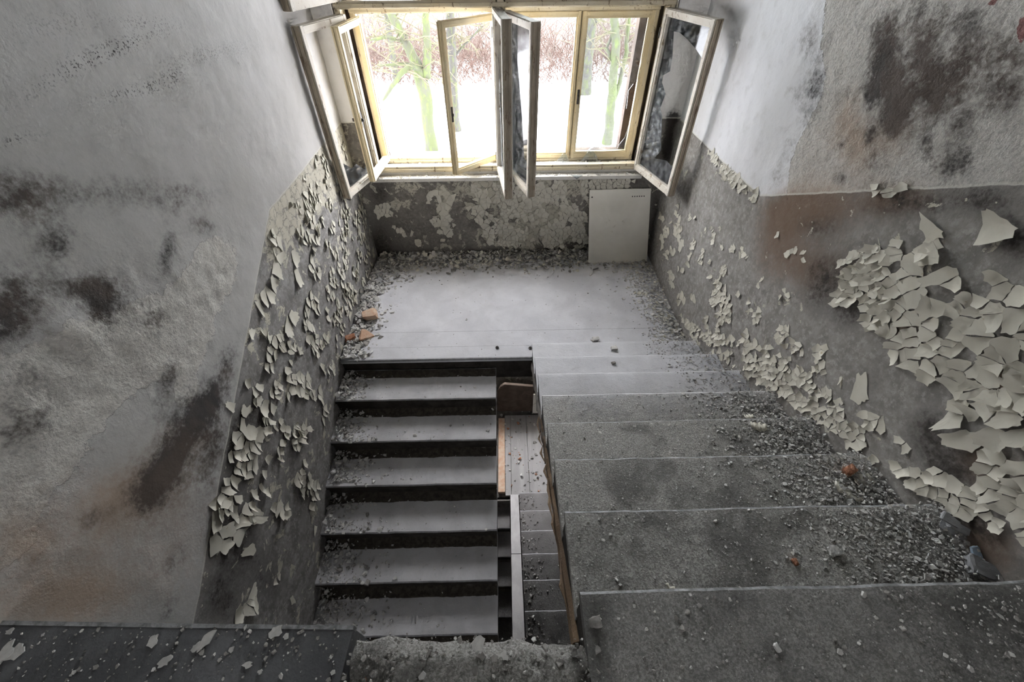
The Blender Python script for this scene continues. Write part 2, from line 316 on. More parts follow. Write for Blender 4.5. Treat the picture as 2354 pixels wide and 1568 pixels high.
mkL = marks([
 ('speck', 280, 105, 120, 18, -18, .9), ('speck', 190, 150, 130, 16, -28, .8), ('speck', 320, 205, 95, 14, -14, 1.), ('speck', 390, 180, 40, 20, -40, .9),
 ('speck', 500, 120, 80, 22, -10, .6), ('speck', 40, 320, 60, 8, -14, 1.), ('speck', 120, 60, 120, 40, -10, .35), ('speck', 330, 50, 60, 16, 0, .7),
 ('mold', 40, 450, 110, 60, 10, .42), ('mold', 230, 440, 120, 40, 0, .25), ('mold', 420, 450, 80, 40, 0, .25), ('mold', 130, 560, 35, 50, 0, .45), ('mold', 385, 580, 18, 50, 10, .5),
 ('mold', 240, 700, 45, 55, 0, .62), ('mold', 20, 720, 60, 80, 0, .5), ('mold', 350, 740, 40, 50, 0, .45), ('mold', 190, 660, 70, 25, 0, .4), ('mold', 465, 520, 28, 20, 0, .3),
 ('mold', 520, 840, 22, 60, 12, .55), ('mold', 470, 930, 40, 70, 25, .6), ('mold', 385, 880, 22, 70, 15, .4), ('mold', 380, 1080, 35, 60, 30, .62), ('mold', 330, 1140, 40, 45, 30, .45),
 ('mold', 210, 1190, 40, 25, -35, .45), ('mold', 100, 960, 50, 40, 0, .35), ('mold', 30, 1000, 60, 60, 0, .3), ('mold', 420, 1000, 60, 30, -60, .35), ('mold', 480, 1060, 20, 80, 10, .35),
 ('mold', 400, 1290, 18, 55, 35, .35), ('mold', 390, 1400, 20, 40, 30, .4), ('mold', 0, 60, 160, 240, 0, .16),
 ('mold', 80, 1290, 25, 35, 20, .25), ('mold', 60, 870, 60, 40, 0, .25), ('mold', 570, 760, 22, 40, 10, .15),
 ('mold', 445, 1000, 80, 100, 15, .26), ('mold', 380, 1120, 70, 90, 25, .18), ('mold', 30, 700, 90, 90, 0, .25), ('mold', 250, 690, 90, 60, 0, .2), ('mold', 20, 960, 70, 90, 0, .2), ('warm', 160, 1380, 150, 70, -10, .6), ('warm', 300, 1130, 110, 60, -30, .5), ('warm', 60, 1240, 70, 60, 0, .35), ('warm', 250, 640, 100, 60, 0, .3), ('warm', 60, 480, 120, 60, 0, .3), ('warm', 430, 1000, 80, 50, 0, .4),
 ('pale', 495, 610, 55, 75, 12, .85), ('pale', 440, 740, 70, 60, 30, .75), ('pale', 430, 890, 32, 55, 10, .85), ('pale', 410, 800, 40, 70, 25, .8), ('pale', 150, 770, 30, 45, 0, .7), ('pale', 250, 830, 110, 60, -20, .62), ('pale', 472, 970, 6, 16, 10, .9),
 ('pale', 120, 1050, 150, 90, -40, .62), ('pale', 60, 900, 90, 60, -10, .6), ('pale', 90, 1330, 40, 60, 0, .4),
 ('gritty', 200, 720, 220, 110, -5, .9), ('gritty', 430, 760, 70, 190, 22, .8), ('gritty', 60, 950, 110, 200, 0, .9), ('gritty', 120, 1150, 80, 190, 20, .8), ('gritty', 250, 850, 120, 60, 0, .8), ('gritty', 60, 1290, 60, 60, 0, .6),
 ('bulge', 150, 760, 38, 45, 0, .03), ('bulge', 205, 790, 30, 40, 0, .02), ('bulge', 90, 860, 60, 40, 0, .016), ('bulge', 60, 970, 50, 60, 0, .015), ('bulge', 430, 660, 60, 120, 20, .01), ('bulge', 320, 770, 40, 60, 0, .014),
 ('mold', 600, 700, 16, 40, 10, .35), ('mold', 540, 1240, 50, 110, 10, .45), ('mold', 620, 1330, 40, 70, 0, .4), ('mold', 510, 1390, 40, 60, 0, .4), ('mold', 545, 1000, 20, 60, 12, .4), ('mold', 660, 1100, 20, 90, 8, .25), ('mold', 590, 960, 30, 60, 0, .35), ('mold', 700, 1200, 18, 120, 4, .2),
 ('film', 660, 420, 70, 60, -40, 1.), ('film', 640, 560, 40, 60, 10, .5), ('film', 690, 480, 60, 50, 0, .7), ('film', 745, 380, 30, 60, 0, 1.), ('film', 590, 760, 25, 60, 10, .5), ('film', 790, 340, 40, 60, 0, 1.),
], 0, XL, 1, 2)
mkR = marks([
 ('pale', 1905, 40, 14, 60, 0, .4), ('pale', 1945, 60, 52, 90, 8, 1.0), ('pale', 1935, 200, 48, 90, 8, 1.0), ('pale', 1920, 300, 62, 70, 12, .95), ('pale', 1900, 370, 85, 60, 8, .95), ('pale', 2020, 360, 60, 60, 0, .85), ('pale', 2110, 300, 70, 120, 0, .8), ('pale', 2260, 330, 120, 90, 0, .9), ('pale', 2070, 120, 40, 70, 30, .75), ('pale', 2150, 60, 70, 70, 0, .7), ('pale', 2240, 200, 90, 60, -20, .6), ('pale', 2300, 30, 60, 50, 0, .45),
 ('mold', 1860, 90, 32, 60, 8, .5), ('mold', 1880, 190, 22, 60, 5, .62), ('mold', 1840, 215, 40, 40, 0, .4), ('mold', 1855, 275, 25, 30, 15, .35), ('mold', 1820, 330, 28, 40, 15, .35), ('mold', 1790, 400, 30, 40, 20, .3),
 ('mold', 2030, 90, 40, 75, 8, .7), ('mold', 2040, 170, 40, 60, 0, .8), ('mold', 2000, 215, 18, 40, 12, .85), ('mold', 2070, 240, 40, 60, 25, .85), ('mold', 2000, 312, 15, 22, 15, .9), ('mold', 2050, 290, 34, 34, 0, .6), ('mold', 2010, 375, 22, 30, 0, .45), ('mold', 1930, 410, 18, 14, 0, .6),
 ('mold', 1937, 330, 10, 22, 15, .55), ('mold', 1950, 215, 10, 22, 10, .4), ('mold', 1960, 50, 30, 26, 0, .3), ('mold', 2130, 130, 45, 60, -10, .7), ('mold', 2180, 200, 60, 50, 0, .6), ('mold', 2150, 250, 30, 50, 0, .6), ('mold', 2130, 340, 20, 40, -10, .7), ('mold', 2200, 380, 50, 30, -20, .7), ('mold', 2215, 300, 30, 60, 30, .55), ('mold', 2240, 130, 60, 70, 0, .55), ('mold', 2220, 40, 50, 40, 0, .5), ('mold', 2310, 230, 50, 50, 0, .5), ('mold', 2330, 130, 40, 70, 0, .55), ('mold', 2120, 30, 40, 50, 0, .45),
 ('warm', 1950, 260, 40, 70, 10, .4), ('warm', 2050, 320, 60, 50, 0, .4), ('warm', 1970, 340, 40, 60, 0, .35),
 ('gritty', 2050, 180, 260, 260, 0, .9),
 ('red', 2350, 70, 14, 40, 0, .9), ('red', 2288, 2, 24, 12, -15, .8), ('bulge', 2150, 130, 60, 60, 0, .012), ('bulge', 2230, 60, 40, 50, 0, .012), ('bulge', 2100, 210, 30, 40, 0, .010), ('bulge', 2180, 300, 40, 60, 30, .012),
 ('warm', 1850, 480, 130, 50, -5, .75), ('warm', 1780, 560, 60, 80, 20, .55), ('warm', 1860, 620, 90, 60, 0, .5), ('warm', 2080, 460, 120, 40, -3, .6), ('warm', 2080, 770, 40, 40, 0, .8), ('warm', 2290, 880, 60, 40, 0, .8), ('warm', 2250, 1060, 90, 60, 20, .7), ('warm', 2260, 1250, 110, 60, 35, .9),
 ('mold', 2080, 470, 130, 40, -3, .5), ('mold', 1880, 520, 60, 30, 0, .35), ('mold', 1900, 640, 60, 50, 20, .5), ('mold', 1960, 720, 40, 50, 30, .5), ('mold', 2330, 560, 60, 60, 0, .75), ('mold', 2260, 460, 90, 40, 0, .55), ('mold', 2010, 880, 50, 60, 30, .35), ('mold', 2130, 990, 60, 60, 30, .6), ('mold', 2320, 960, 50, 60, 0, .6), ('mold', 2180, 1080, 60, 40, 35, .5), ('mold', 2230, 1200, 110, 40, 40, .6), ('mold', 1750, 640, 50, 60, 0, .2), ('mold', 1870, 700, 60, 40, 20, .3), ('mold', 2170, 1190, 50, 25, 40, .5), ('mold', 2330, 780, 40, 40, 0, .3),
 ('film', 1690, 400, 60, 30, 30, .8),
], 0, XR, 1, 2)
mkW = marks([
 ('film', 1200, 480, 100, 70, 0, .55), ('film', 1300, 450, 50, 60, 0, .4), ('film', 1240, 545, 110, 30, 0, .5), ('film', 930, 440, 30, 60, 0, .35), ('film', 1020, 480, 20, 60, 0, .5), ('film', 1100, 430, 60, 30, 0, .7),
 ('mold', 870, 560, 40, 60, 0, .5), ('mold', 950, 500, 90, 60, 0, .18), ('mold', 1090, 470, 14, 40, 0, .3), ('mold', 1400, 570, 120, 40, 0, .6), ('mold', 1180, 595, 400, 26, 0, .6), ('mold', 1510, 520, 16, 90, 0, .7), ('mold', 1440, 415, 50, 20, 0, .5), ('mold', 870, 440, 30, 40, 0, .5),  # upright strip beside the panel is corner shade painted with the mould mask
 ('mold', 1540, 300, 14, 50, 10, .8), ('mold', 1535, 350, 14, 30, 0, .7), ('mold', 1550, 270, 18, 14, 0, .6), ('mold', 785, 300, 12, 30, 0, .5),
], 1, YB, 0, 2)
mkR = [(k_, a, b, i_, st*.8 if k_ == 'mold' else st) for k_, a, b, i_, st in mkR]
znL = [('pale', .80, 4, [(475, 535), (558, 560), (550, 640), (505, 735), (478, 800), (460, 900), (440, 940), (398, 960), (392, 900), (425, 800), (380, 850), (340, 905), (260, 960), (180, 1060), (120, 1160), (90, 1300), (0, 1350), (-600, 1350), (-600, 830), (20, 800), (130, 740), (280, 690), (400, 640), (440, 570)]),
 ('gritty', .7, 3, [(475, 535), (558, 560), (550, 640), (505, 735), (440, 940), (398, 960), (392, 900), (340, 905), (180, 1060), (120, 1160), (120, 1300), (-600, 1400), (-600, 640), (200, 640)]),
 ('mold', .30, 14, [(510, 760), (548, 790), (520, 960), (500, 1100), (430, 1130), (330, 1230), (250, 1230), (170, 1230), (330, 1010), (400, 970), (450, 960)]),
 ('warm', .5, 8, [(-600, 1200), (500, 1000), (470, 1440), (-600, 1440)]), ('mold', .18, 8, [(-600, 380), (520, 400), (560, 520), (400, 640), (0, 740), (-600, 740)]),
 ('mold', .15, 5, [(560, 860), (620, 860), (600, 1440), (455, 1440), (500, 1100)])]
znR = [('pale', 1., 3, [(1905, -60), (1893, 60), (1888, 130), (1902, 190), (1895, 225), (1850, 290), (1846, 315), (1828, 330), (1810, 420), (1800, 470), (3400, 460), (3400, -60)]),
 ('gritty', .6, 3, [(1890, -60), (1830, 330), (1800, 470), (3400, 460), (3400, -60)]),
 ('mold', .20, 9, [(1990, 40), (2080, 0), (2150, 20), (2240, 90), (2230, 200), (2220, 260), (2190, 330), (2210, 400), (2140, 400), (2120, 300), (2080, 260), (2060, 320), (2000, 320), (1990, 200), (1970, 90)]),
 ('mold', .12, 12, [(2050, -60), (3400, -60), (3400, 220), (2250, 240), (2100, 150)]),
 ('warm', .4, 8, [(1830, 330), (1900, 200), (1960, 180), (2060, 260), (2080, 400), (1960, 420), (1810, 420)]),
 ('mold', .22, 12, [(1760, 450), (2700, 405), (2800, 560), (2150, 540), (1940, 600), (1940, 720), (2060, 880), (1980, 860), (1850, 700), (1830, 600), (1760, 520)]),
 ('warm', .34, 16, [(1740, 450), (2100, 430), (2050, 540), (1930, 620), (1900, 700), (1800, 640), (1720, 540)]),
 ('mold', .40, 4, [(2130, 940), (2220, 1020), (2260, 1120), (2354, 1250), (2354, 1330), (2200, 1180), (2120, 1060)])]
YD0, YD1, Y0, Y1 = -2.30, YB, -9.0, 2.02
def side(sgn, x):
    def extra(m):
        for (ya, yb, za, zb) in ((Y0, YD0, -4.6, CEIL), (YD0, YD1, 2.64, CEIL), (YD0, YD1, -4.6, -1.25)):
            m.add([(x, ya, za), (x, yb, za), (x, yb, zb), (x, ya, zb)], [(0, 1, 2, 3)])
        xo = x+sgn*.35
        m.box(min(x+sgn*.02, xo), max(x+sgn*.02, xo), Y0, Y1, -4.6, CEIL)
    return extra
wl = wall_grid('wall_left', 'wl', mkL, YD0, YD1, -1.25, 2.64, .0155, lambda a, b: (XL, a, b), (1, 0, 0), lineL, None, .006, side(-1, XL), (znL, 0, XL, 1, 2))
wr = wall_grid('wall_right', 'wr', mkR, YD0, YD1, -.3, 2.64, .0155, lambda a, b: (XR, a, b), (-1, 0, 0), lineR, None, .006, side(1, XR), (znR, 0, XR, 1, 2))
# side walls need the strip below the right-hand grid closed as well
def wextra(m):
    for (xa, xb, za, zb) in ((XL, XR, WTOP, CEIL), (XL, XR, -.9, -.3), (XL, WX0, -1.93, -.9), (WX1, XR, -1.93, -.9), (XL, XR, -4.6, -1.93), (XL, WX0, 2.4, WTOP), (WX1, XR, 2.4, WTOP)):
        m.box(xa, xb, YB+.001, Y1, za, zb)
    m.box(XL, XR, YB+.03, Y1, -.3, ZS-.02); m.box(XL, WX0, YB+.03, Y1, ZS-.02, 2.4); m.box(WX1, XR, YB+.03, Y1, ZS-.02, 2.4)
    for x in (WX0, WX1): m.add([(x, YB, ZS-.03), (x, YB+.05, ZS-.03), (x, YB+.05, 2.4), (x, YB, 2.4)], [(0, 1, 2, 3)])
ww = wall_grid('wall_window', 'ww', mkW, XL, XR, -.3, 2.4, .0149, lambda a, b: (a, YB, b), (0, -1, 0), [(-9, HD), (9, HD)], lambda a, b: WX0 < a < WX1 and b > ZS-.03, .005, wextra)
BX0, BX1, BZ0, BZ1 = -.83, 1.07, 2.0, 3.4      # unseen opening added behind the camera to let in fill light
m = MB(); m.box(XL-.35, XR+.35, Y0-.3, Y0, -4.6, BZ0); m.box(XL-.35, XR+.35, Y0-.3, Y0, BZ1, CEIL); m.box(XL-.35, BX0, Y0-.3, Y0, BZ0, BZ1); m.box(BX1, XR+.35, Y0-.3, Y0, BZ0, BZ1); tag(m.build('wall_back', 'wr'), kind='structure')
m = MB(); m.box(XL-.35, XR+.35, Y0-.3, Y1, CEIL, CEIL+.25); tag(m.build('ceiling', 'wl'), kind='structure')
# ------------------------------------------------------------------ peeling paint: cracked cells that lift off the wall
def cells(poly, size, stretch):
    xs = [p[0] for p in poly]; ys = [p[1] for p in poly]
    sx, sy = size, size*stretch; ox, oy = min(xs)-2*sx, min(ys)-2*sy
    nx, ny = int((max(xs)-ox)/sx)+3, int((max(ys)-oy)/sy)+3
    P = {(i, j): (ox+(i+.5+random.uniform(-.48, .48))*sx*.8, oy+(j+.5+random.uniform(-.48, .48))*sy*.8) for i in range(int(nx*1.25)) for j in range(int(ny*1.25)) if random.random() < .62}
    for (i, j), (cx, cy) in P.items():
        if not inpoly(cx, cy, poly): continue
        c = [(cx-2*sx, cy-2*sy), (cx+2*sx, cy-2*sy), (cx+2*sx, cy+2*sy), (cx-2*sx, cy+2*sy)]
        for di in range(-3, 4):
            for dj in range(-3, 4):
                q = P.get((i+di, j+dj))
                if q is None or (di == 0 and dj == 0): continue
                mx, my, nx_, ny_ = (cx+q[0])/2, (cy+q[1])/2, q[0]-cx, (q[1]-cy)
                out = []; 
                for a in range(len(c)):
                    p, r = c[a], c[(a+1) % len(c)]
                    dp = (p[0]-mx)*nx_+(p[1]-my)*ny_; dr = (r[0]-mx)*nx_+(r[1]-my)*ny_
                    if dp <= 0: out.append(p)
                    if dp*dr < 0: t = dp/(dp-dr); out.append((p[0]+(r[0]-p[0])*t, p[1]+(r[1]-p[1])*t))
                c = out
                if len(c) < 3: break
            if len(c) < 3: break
        if len(c) >= 3: yield (cx, cy), c
def flake_mesh(c, poly, lift, curl, toward, pt, thick=.0014, ragged=.16, shrink=.985):
    """one scrap of paint: a thin shell whose outer side bends away from the wall, with a rim of its own"""
    cx, cy = c; n0 = len(poly); ring = []
    for i in range(n0):
        a, b = poly[i], poly[(i+1) % n0]; L = math.dist(a, b)
        if L < .004: continue
        ring.append((cx+(a[0]-cx)*shrink, cy+(a[1]-cy)*shrink))
        for t in ((.2, .4, .6, .8) if L > .05 else (.3, .65) if L > .025 else (.5,) if L > .010 else ()):
            k = shrink*(1+random.uniform(-ragged, ragged*.4)); x, y = a[0]+(b[0]-a[0])*t, a[1]+(b[1]-a[1])*t; ring.append((cx+(x-cx)*k, cy+(y-cy)*k))
    if len(ring) < 3: return [], []
    R = max(math.dist(c, p) for p in ring); dx, dy = toward; q = len(ring); b0 = random.uniform(.001, .004)
    th = random.uniform(0, PI); ux, uy = math.cos(th), math.sin(th)
    def hgt(x, y):
        s = ((x-cx)*dx+(y-cy)*dy)/R; a = ((x-cx)*ux+(y-cy)*uy)/R
        return b0+lift*max(0, .45+.55*s)**1.6+curl*(max(0, s)**2*.8+a*a*.55)
    top = []; low = []
    def P(x, y, off):
        h = hgt(x, y); pull = 1-.25*min(1, h/max(R, .001)); return pt(cx+(x-cx)*pull, cy+(y-cy)*pull, h+off)
    prof = (.5, .85, 1.)
    for off, L in ((0, low), (thick, top)):
        L.append(P(cx, cy, off))
        for fr in prof: L += [P(cx+(p[0]-cx)*fr, cy+(p[1]-cy)*fr, off) for p in ring]
    N = len(low); fs = []
    for o, flip in ((0, True), (N, False)):
        for i in range(q):
            j = (i+1) % q; t = [(o, o+1+i, o+1+j)]+[(o+1+k*q+i, o+1+(k+1)*q+i, o+1+(k+1)*q+j, o+1+k*q+j) for k in range(2)]
            fs += [f[::-1] for f in t] if flip else t
    vs = low+top; a = len(vs); vs += low[1+2*q:]+top[1+2*q:]        # the rim keeps points of its own so that its edge stays crisp
    fs += [(a+i, a+(i+1) % q, a+q+(i+1) % q, a+q+i) for i in range(q)]
    return vs, fs
def peel(wall, rows, ax, val, k0, k1, pt, big_min, big_n):
    rest = MB(); big = []
    for px, size, st, keep, lift, curl, tdir, clump in rows:
        poly = [(P[k0], P[k1]) for P in (at(x, y, ax, val) for x, y in px)]
        for c, cell in cells(poly, size, st):
            if random.random() < .06 or noise.noise(Vector((c[0]*clump, c[1]*clump, size*50)))*.5+.5 > keep+random.uniform(-.08, .08): continue
            th = tdir+random.gauss(0, .55); j = random.uniform(.5, 1.5)
            v, f = flake_mesh(c, cell, lift*j, curl*random.uniform(.4, 1.6), (math.cos(th), math.sin(th)), pt)
            if not v: continue
            area = sum(cell[i][0]*cell[(i+1) % len(cell)][1]-cell[(i+1) % len(cell)][0]*cell[i][1] for i in range(len(cell)))
            if abs(area) > big_min: big.append((abs(area), v, f))
            else: rest.add(v, f)
    big.sort(key=lambda b: -b[0])
    for _, v, f in big[big_n:]: rest.add(v, f)
    o = rest.build('peeling_paint', 'flake', wall, smooth=True, fix=False); o['kind'] = 'stuff'; o['label'] = 'small curling scraps of cream paint on the wall'
    for _, v, f in big[:big_n]:
        mm = MB(); mm.add(v, f); mm.build('paint_flake', 'flake', wall, smooth=True, fix=False)['label'] = 'large curled flake of cream paint'
DN = -PI/2
rowsR = [
 ([(1990, 570), (2100, 550), (2150, 555), (2190, 640), (2354, 640), (2560, 700), (2600, 900), (2400, 950), (2300, 940), (2230, 960), (2150, 890), (2060, 850), (2010, 770), (1960, 700), (1935, 650)], .056, .85, .76, .016, .018, DN+.5, 6),
 ([(1925, 600), (2010, 560), (2040, 640), (2060, 740), (2010, 760), (1960, 700), (1920, 700)], .036, 1., .70, .014, .016, DN, 8),
 ([(2090, 550), (2130, 510), (2200, 490), (2270, 480), (2345, 560), (2280, 575), (2230, 560), (2190, 600), (2120, 600)], .085, 1.2, .62, .035, .03, PI/2+.4, 5),
 ([(2190, 930), (2354, 880), (2480, 930), (2500, 1040), (2354, 1040), (2240, 1030), (2170, 980)], .075, .8, .62, .03, .025, DN, 4),
 ([(2230, 1030), (2480, 1060), (2480, 1280), (2300, 1210), (2250, 1120)], .05, .9, .66, .018, .018, DN, 5),
 ([(1960, 900), (2030, 880), (2065, 960), (2060, 1010), (2000, 1000)], .10, 1.3, .6, .012, .012, DN+.8, 3),
 ([(1560, 720), (1620, 760), (1800, 800), (1900, 900), (2010, 960), (2130, 1040), (2260, 1140), (2340, 1250), (2200, 1170), (2000, 1060), (1850, 950), (1700, 850), (1600, 790)], .038, .9, .60, .010, .014, DN, 7),
 ([(1640, 640), (1800, 700), (1900, 800), (1960, 880), (1800, 830), (1620, 750)], .030, 1.4, .40, .010, .012, DN, 8),
 ([(1540, 480), (1650, 500), (1900, 560), (1930, 640), (1800, 690), (1620, 640), (1550, 600)], .024, 1.5, .30, .008, .010, DN, 11),
 ([(1510, 480), (1560, 470), (1600, 700), (1560, 700), (1520, 610)], .040, 1.8, .40, .010, .014, 0, 7),
 ([(1608, 330), (1625, 330), (1690, 395), (1750, 440), (1740, 465), (1700, 440), (1650, 380)], .035, .9, .62, .010, .010, DN, 7),
 ([(1960, 432), (2060, 424), (2250, 412), (2250, 425), (2120, 445), (1990, 450)], .05, .5, .55, .014, .014, DN, 6),
 ([(1870, 560), (1960, 540), (1960, 600), (1880, 600)], .045, 1., .38, .016, .016, DN, 9),
 ([(2100, 470), (2180, 460), (2200, 500), (2120, 510)], .06, 1., .35, .02, .016, DN, 7),
]
peel(wr, rowsR, 0, XR, 1, 2, lambda a, b, h: (XR-h+.002, a, b), .0026, 90)
rowsL = [
 ([(690, 405), (750, 335), (800, 290), (850, 430), (860, 560), (800, 560), (700, 560), (650, 500)], .036, 1.3, .42, .010, .012, PI, 8),
 ([(612, 510), (690, 420), (760, 520), (730, 640), (600, 640)], .055, 1.5, .42, .014, .016, PI, 5),
 ([(600, 620), (700, 560), (740, 700), (690, 760), (580, 740)], .075, 1.7, .45, .016, .018, PI+.4, 5),
 ([(700, 560), (860, 560), (790, 800), (720, 820), (690, 740)], .036, 2., .40, .010, .014, PI, 8),
 ([(570, 760), (720, 760), (770, 830), (740, 1000), (540, 1000)], .042, 1.8, .46, .012, .016, PI+.4, 7),
 ([(545, 830), (620, 800), (630, 980), (520, 1010)], .06, 1.5, .42, .018, .018, PI, 6),
 ([(530, 1000), (740, 980), (735, 1180), (490, 1200)], .046, 1.6, .48, .014, .018, PI+.5, 6),
 ([(490, 1150), (590, 1130), (600, 1250), (520, 1360), (470, 1330)], .062, 1.2, .56, .018, .02, DN, 5),
 ([(460, 1340), (620, 1340), (610, 1430), (455, 1430)], .05, 1.6, .34, .018, .02, DN, 6),
 ([(620, 1180), (730, 1180), (715, 1420), (640, 1420)], .035, 2.2, .26, .010, .012, DN, 8),
 ([(760, 480), (850, 480), (862, 600), (800, 740), (770, 800), (750, 700)], .03, 2.2, .42, .009, .012, PI, 9),
]
peel(wl, rowsL, 0, XL, 1, 2, lambda a, b, h: (XL+h-.002, a, b), .0034, 70)
rowsW = [
 ([(1090, 425), (1350, 415), (1350, 560), (1250, 570), (1120, 560), (1090, 500)], .046, .9, .66, .016, .014, DN, 6),
 ([(860, 425), (1090, 420), (1080, 520), (1000, 560), (880, 560)], .042, 1.2, .38, .015, .014, DN, 6),
 ([(1000, 440), (1040, 440), (1040, 540), (1010, 540)], .05, 1.2, .6, .010, .010, DN, 6),
 ([(1350, 410), (1500, 410), (1500, 430), (1360, 436)], .045, .8, .5, .008, .010, DN, 6),
]
peel(ww, rowsW, 1, YB, 0, 2, lambda a, b, h: (a, YB-h+.002, b), .0026, 30)
# ------------------------------------------------------------------ landing, floors
def slab(name, poly, z0, z1, mats, kind='structure'):
    m = MB(); m.prism(poly, z0, z1); o = m.build(name, mats); o['kind'] = kind; return o
land = MB(); land.box(XL-.01, XB, 0, YB+.01, -.045, 0); land.box(XB, XR+.01, 0, YB+.01, -.045, 0)
land.box(XL-.01, XR+.01, .02, YB+.01, -.285, -.045, 1); land.box(XL, XB, -.006, .006, -.02, .0015, 2); land.box(XL, XR, .335, .337, -.01, .0006, 2); land.box(XL, .3, .142, .1435, -.01, .0005, 2)
land = land.build('floor', ['landing', 'riser', 'edgedark']); land['kind'] = 'structure'
m = MB(); m.box(XL, XR, .02, YB, ZLOW-.2, ZLOW-.02); m.box(XL, .04, .0, .05, ZLOW-.2, ZLOW-.02)
tag(m.build('floor', 'conc'), kind='structure')
m = MB(); m.box(XL-.35, XR+.35, Y0-.3, Y1, -4.8, -4.6); tag(m.build('floor', 'conc'), kind='structure')
m = MB(); m.box(XL, XR, Y0, -2.95, -1.85, -1.593); tag(m.build('floor', 'conc'), kind='structure')
# upper floor: dark screed on the left, a broken stretch in the middle, gritty landing on the right
up = MB()
up.prism([(XL-.01, -2.131), (-.9, -2.148), (-.392, -2.163), (-.40, -2.3), (-.46, -2.42), (-.44, Y0), (XL-.01, Y0)], ZF-.25, ZF)
up.prism([(XL, -2.125), (-.9, -2.142), (-.392, -2.157), (-.392, -2.167), (-.9, -2.152), (XL, -2.135)], ZF-.03, ZF+.002, 1)
up.box(XB+.01, XR+.01, Y0, -2.12, ZF-.25, ZF-.03, 2); up.box(XB+.02, XR+.01, Y0, -2.40, ZF-.05, ZF, 2)
flo = up.build('floor', ['slab', 'edge', 'floorgrit']); flo['kind'] = 'structure'
m = MB(); nx, ny = 80, 90; vs = []; X0, X1, YA, YZ = -.47, .275, -2.95, -2.165
for i in range(nx):
    for j in range(ny):
        x, y = X0+(X1-X0)*i/(nx-1), YA+(YZ-YA)*j/(ny-1)
        y2 = y-(.05*(x+.40)+.012*fbm(x, 2, 1, 9)+.012)*max(0, (j/(ny-1)-.8)/.2)
        z = ZF-.008+.012*fbm(x, y, 0, 7, 5)+.006*fbm(x, y, 4, 24, 4)
        hole = math.exp(-((x+.375)/.06)**2-((y+2.37)/.12)**2); z -= .20*hole
        z -= .07*math.exp(-((x-.262)/.045)**2-((y+2.40)/.09)**2)
        z -= .035*max(0, (j/(ny-1)-.93)/.07)
        vs.append((x, y2, z))
fs = [(i*ny+j, (i+1)*ny+j, (i+1)*ny+j+1, i*ny+j+1) for i in range(nx-1) for j in range(ny-1)]
for i in range(nx-1): k = len(vs); a, b = vs[i*ny+ny-1], vs[(i+1)*ny+ny-1]; vs += [(a[0], a[1], ZF-.25), (b[0], b[1], ZF-.25)]; fs.append((i*ny+ny-1, (i+1)*ny+ny-1, k+1, k))
m.add(vs, fs); tag(m.build('floor_broken', 'broken', None, True, fix=False), kind='structure')
# ------------------------------------------------------------------ staircases
def step_block(x0, x1, ya, yb, z, body, nose, fmat=0):
    """tread slab with its body; nose = -1 nosing towards -y, +1 towards +y; edges slightly uneven"""
    m = MB(); n = 26; t = .042
    lo, hi = (ya, yb)
    yn = lo-.018 if nose < 0 else hi+.018
    yo = hi+.02 if nose < 0 else lo-.02
    prof = []
    xs = [x0+(x1-x0)*i/n for i in range(n+1)]
    rows = []
    for x in xs:
        w = .003*fbm(x, z*3, ya, 5)+.002*fbm(x, z*7, ya, 22); e = .0018*fbm(x, z, yb, 12)
        sgn = nose
        rows.append([(x, yo, z-t), (x, yo, z+e), (x, yn-sgn*.03, z+e), (x, yn-sgn*.010+w, z+e-.001), (x, yn-sgn*.001+w, z-.009), (x, yn+w, z-t+.006), (x, yn-sgn*.008+w, z-t)])
    k = 7; vs = [p for r in rows for p in r]
    for i in range(n):
        for a in range(k):
            b = (a+1) % k; m.add([rows[i][a], rows[i+1][a], rows[i+1][b], rows[i][b]], [(0, 1, 2, 3)], 1 if a == 3 else 2 if a in (4, 5) and nose < 0 else 0)
    m.add(rows[0], [tuple(range(k))]); m.add(rows[-1], [tuple(range(k))[::-1]])
    m.box(x0+.004, x1-.004, lo, hi, z-body, z-t+.001, 2)
    return m
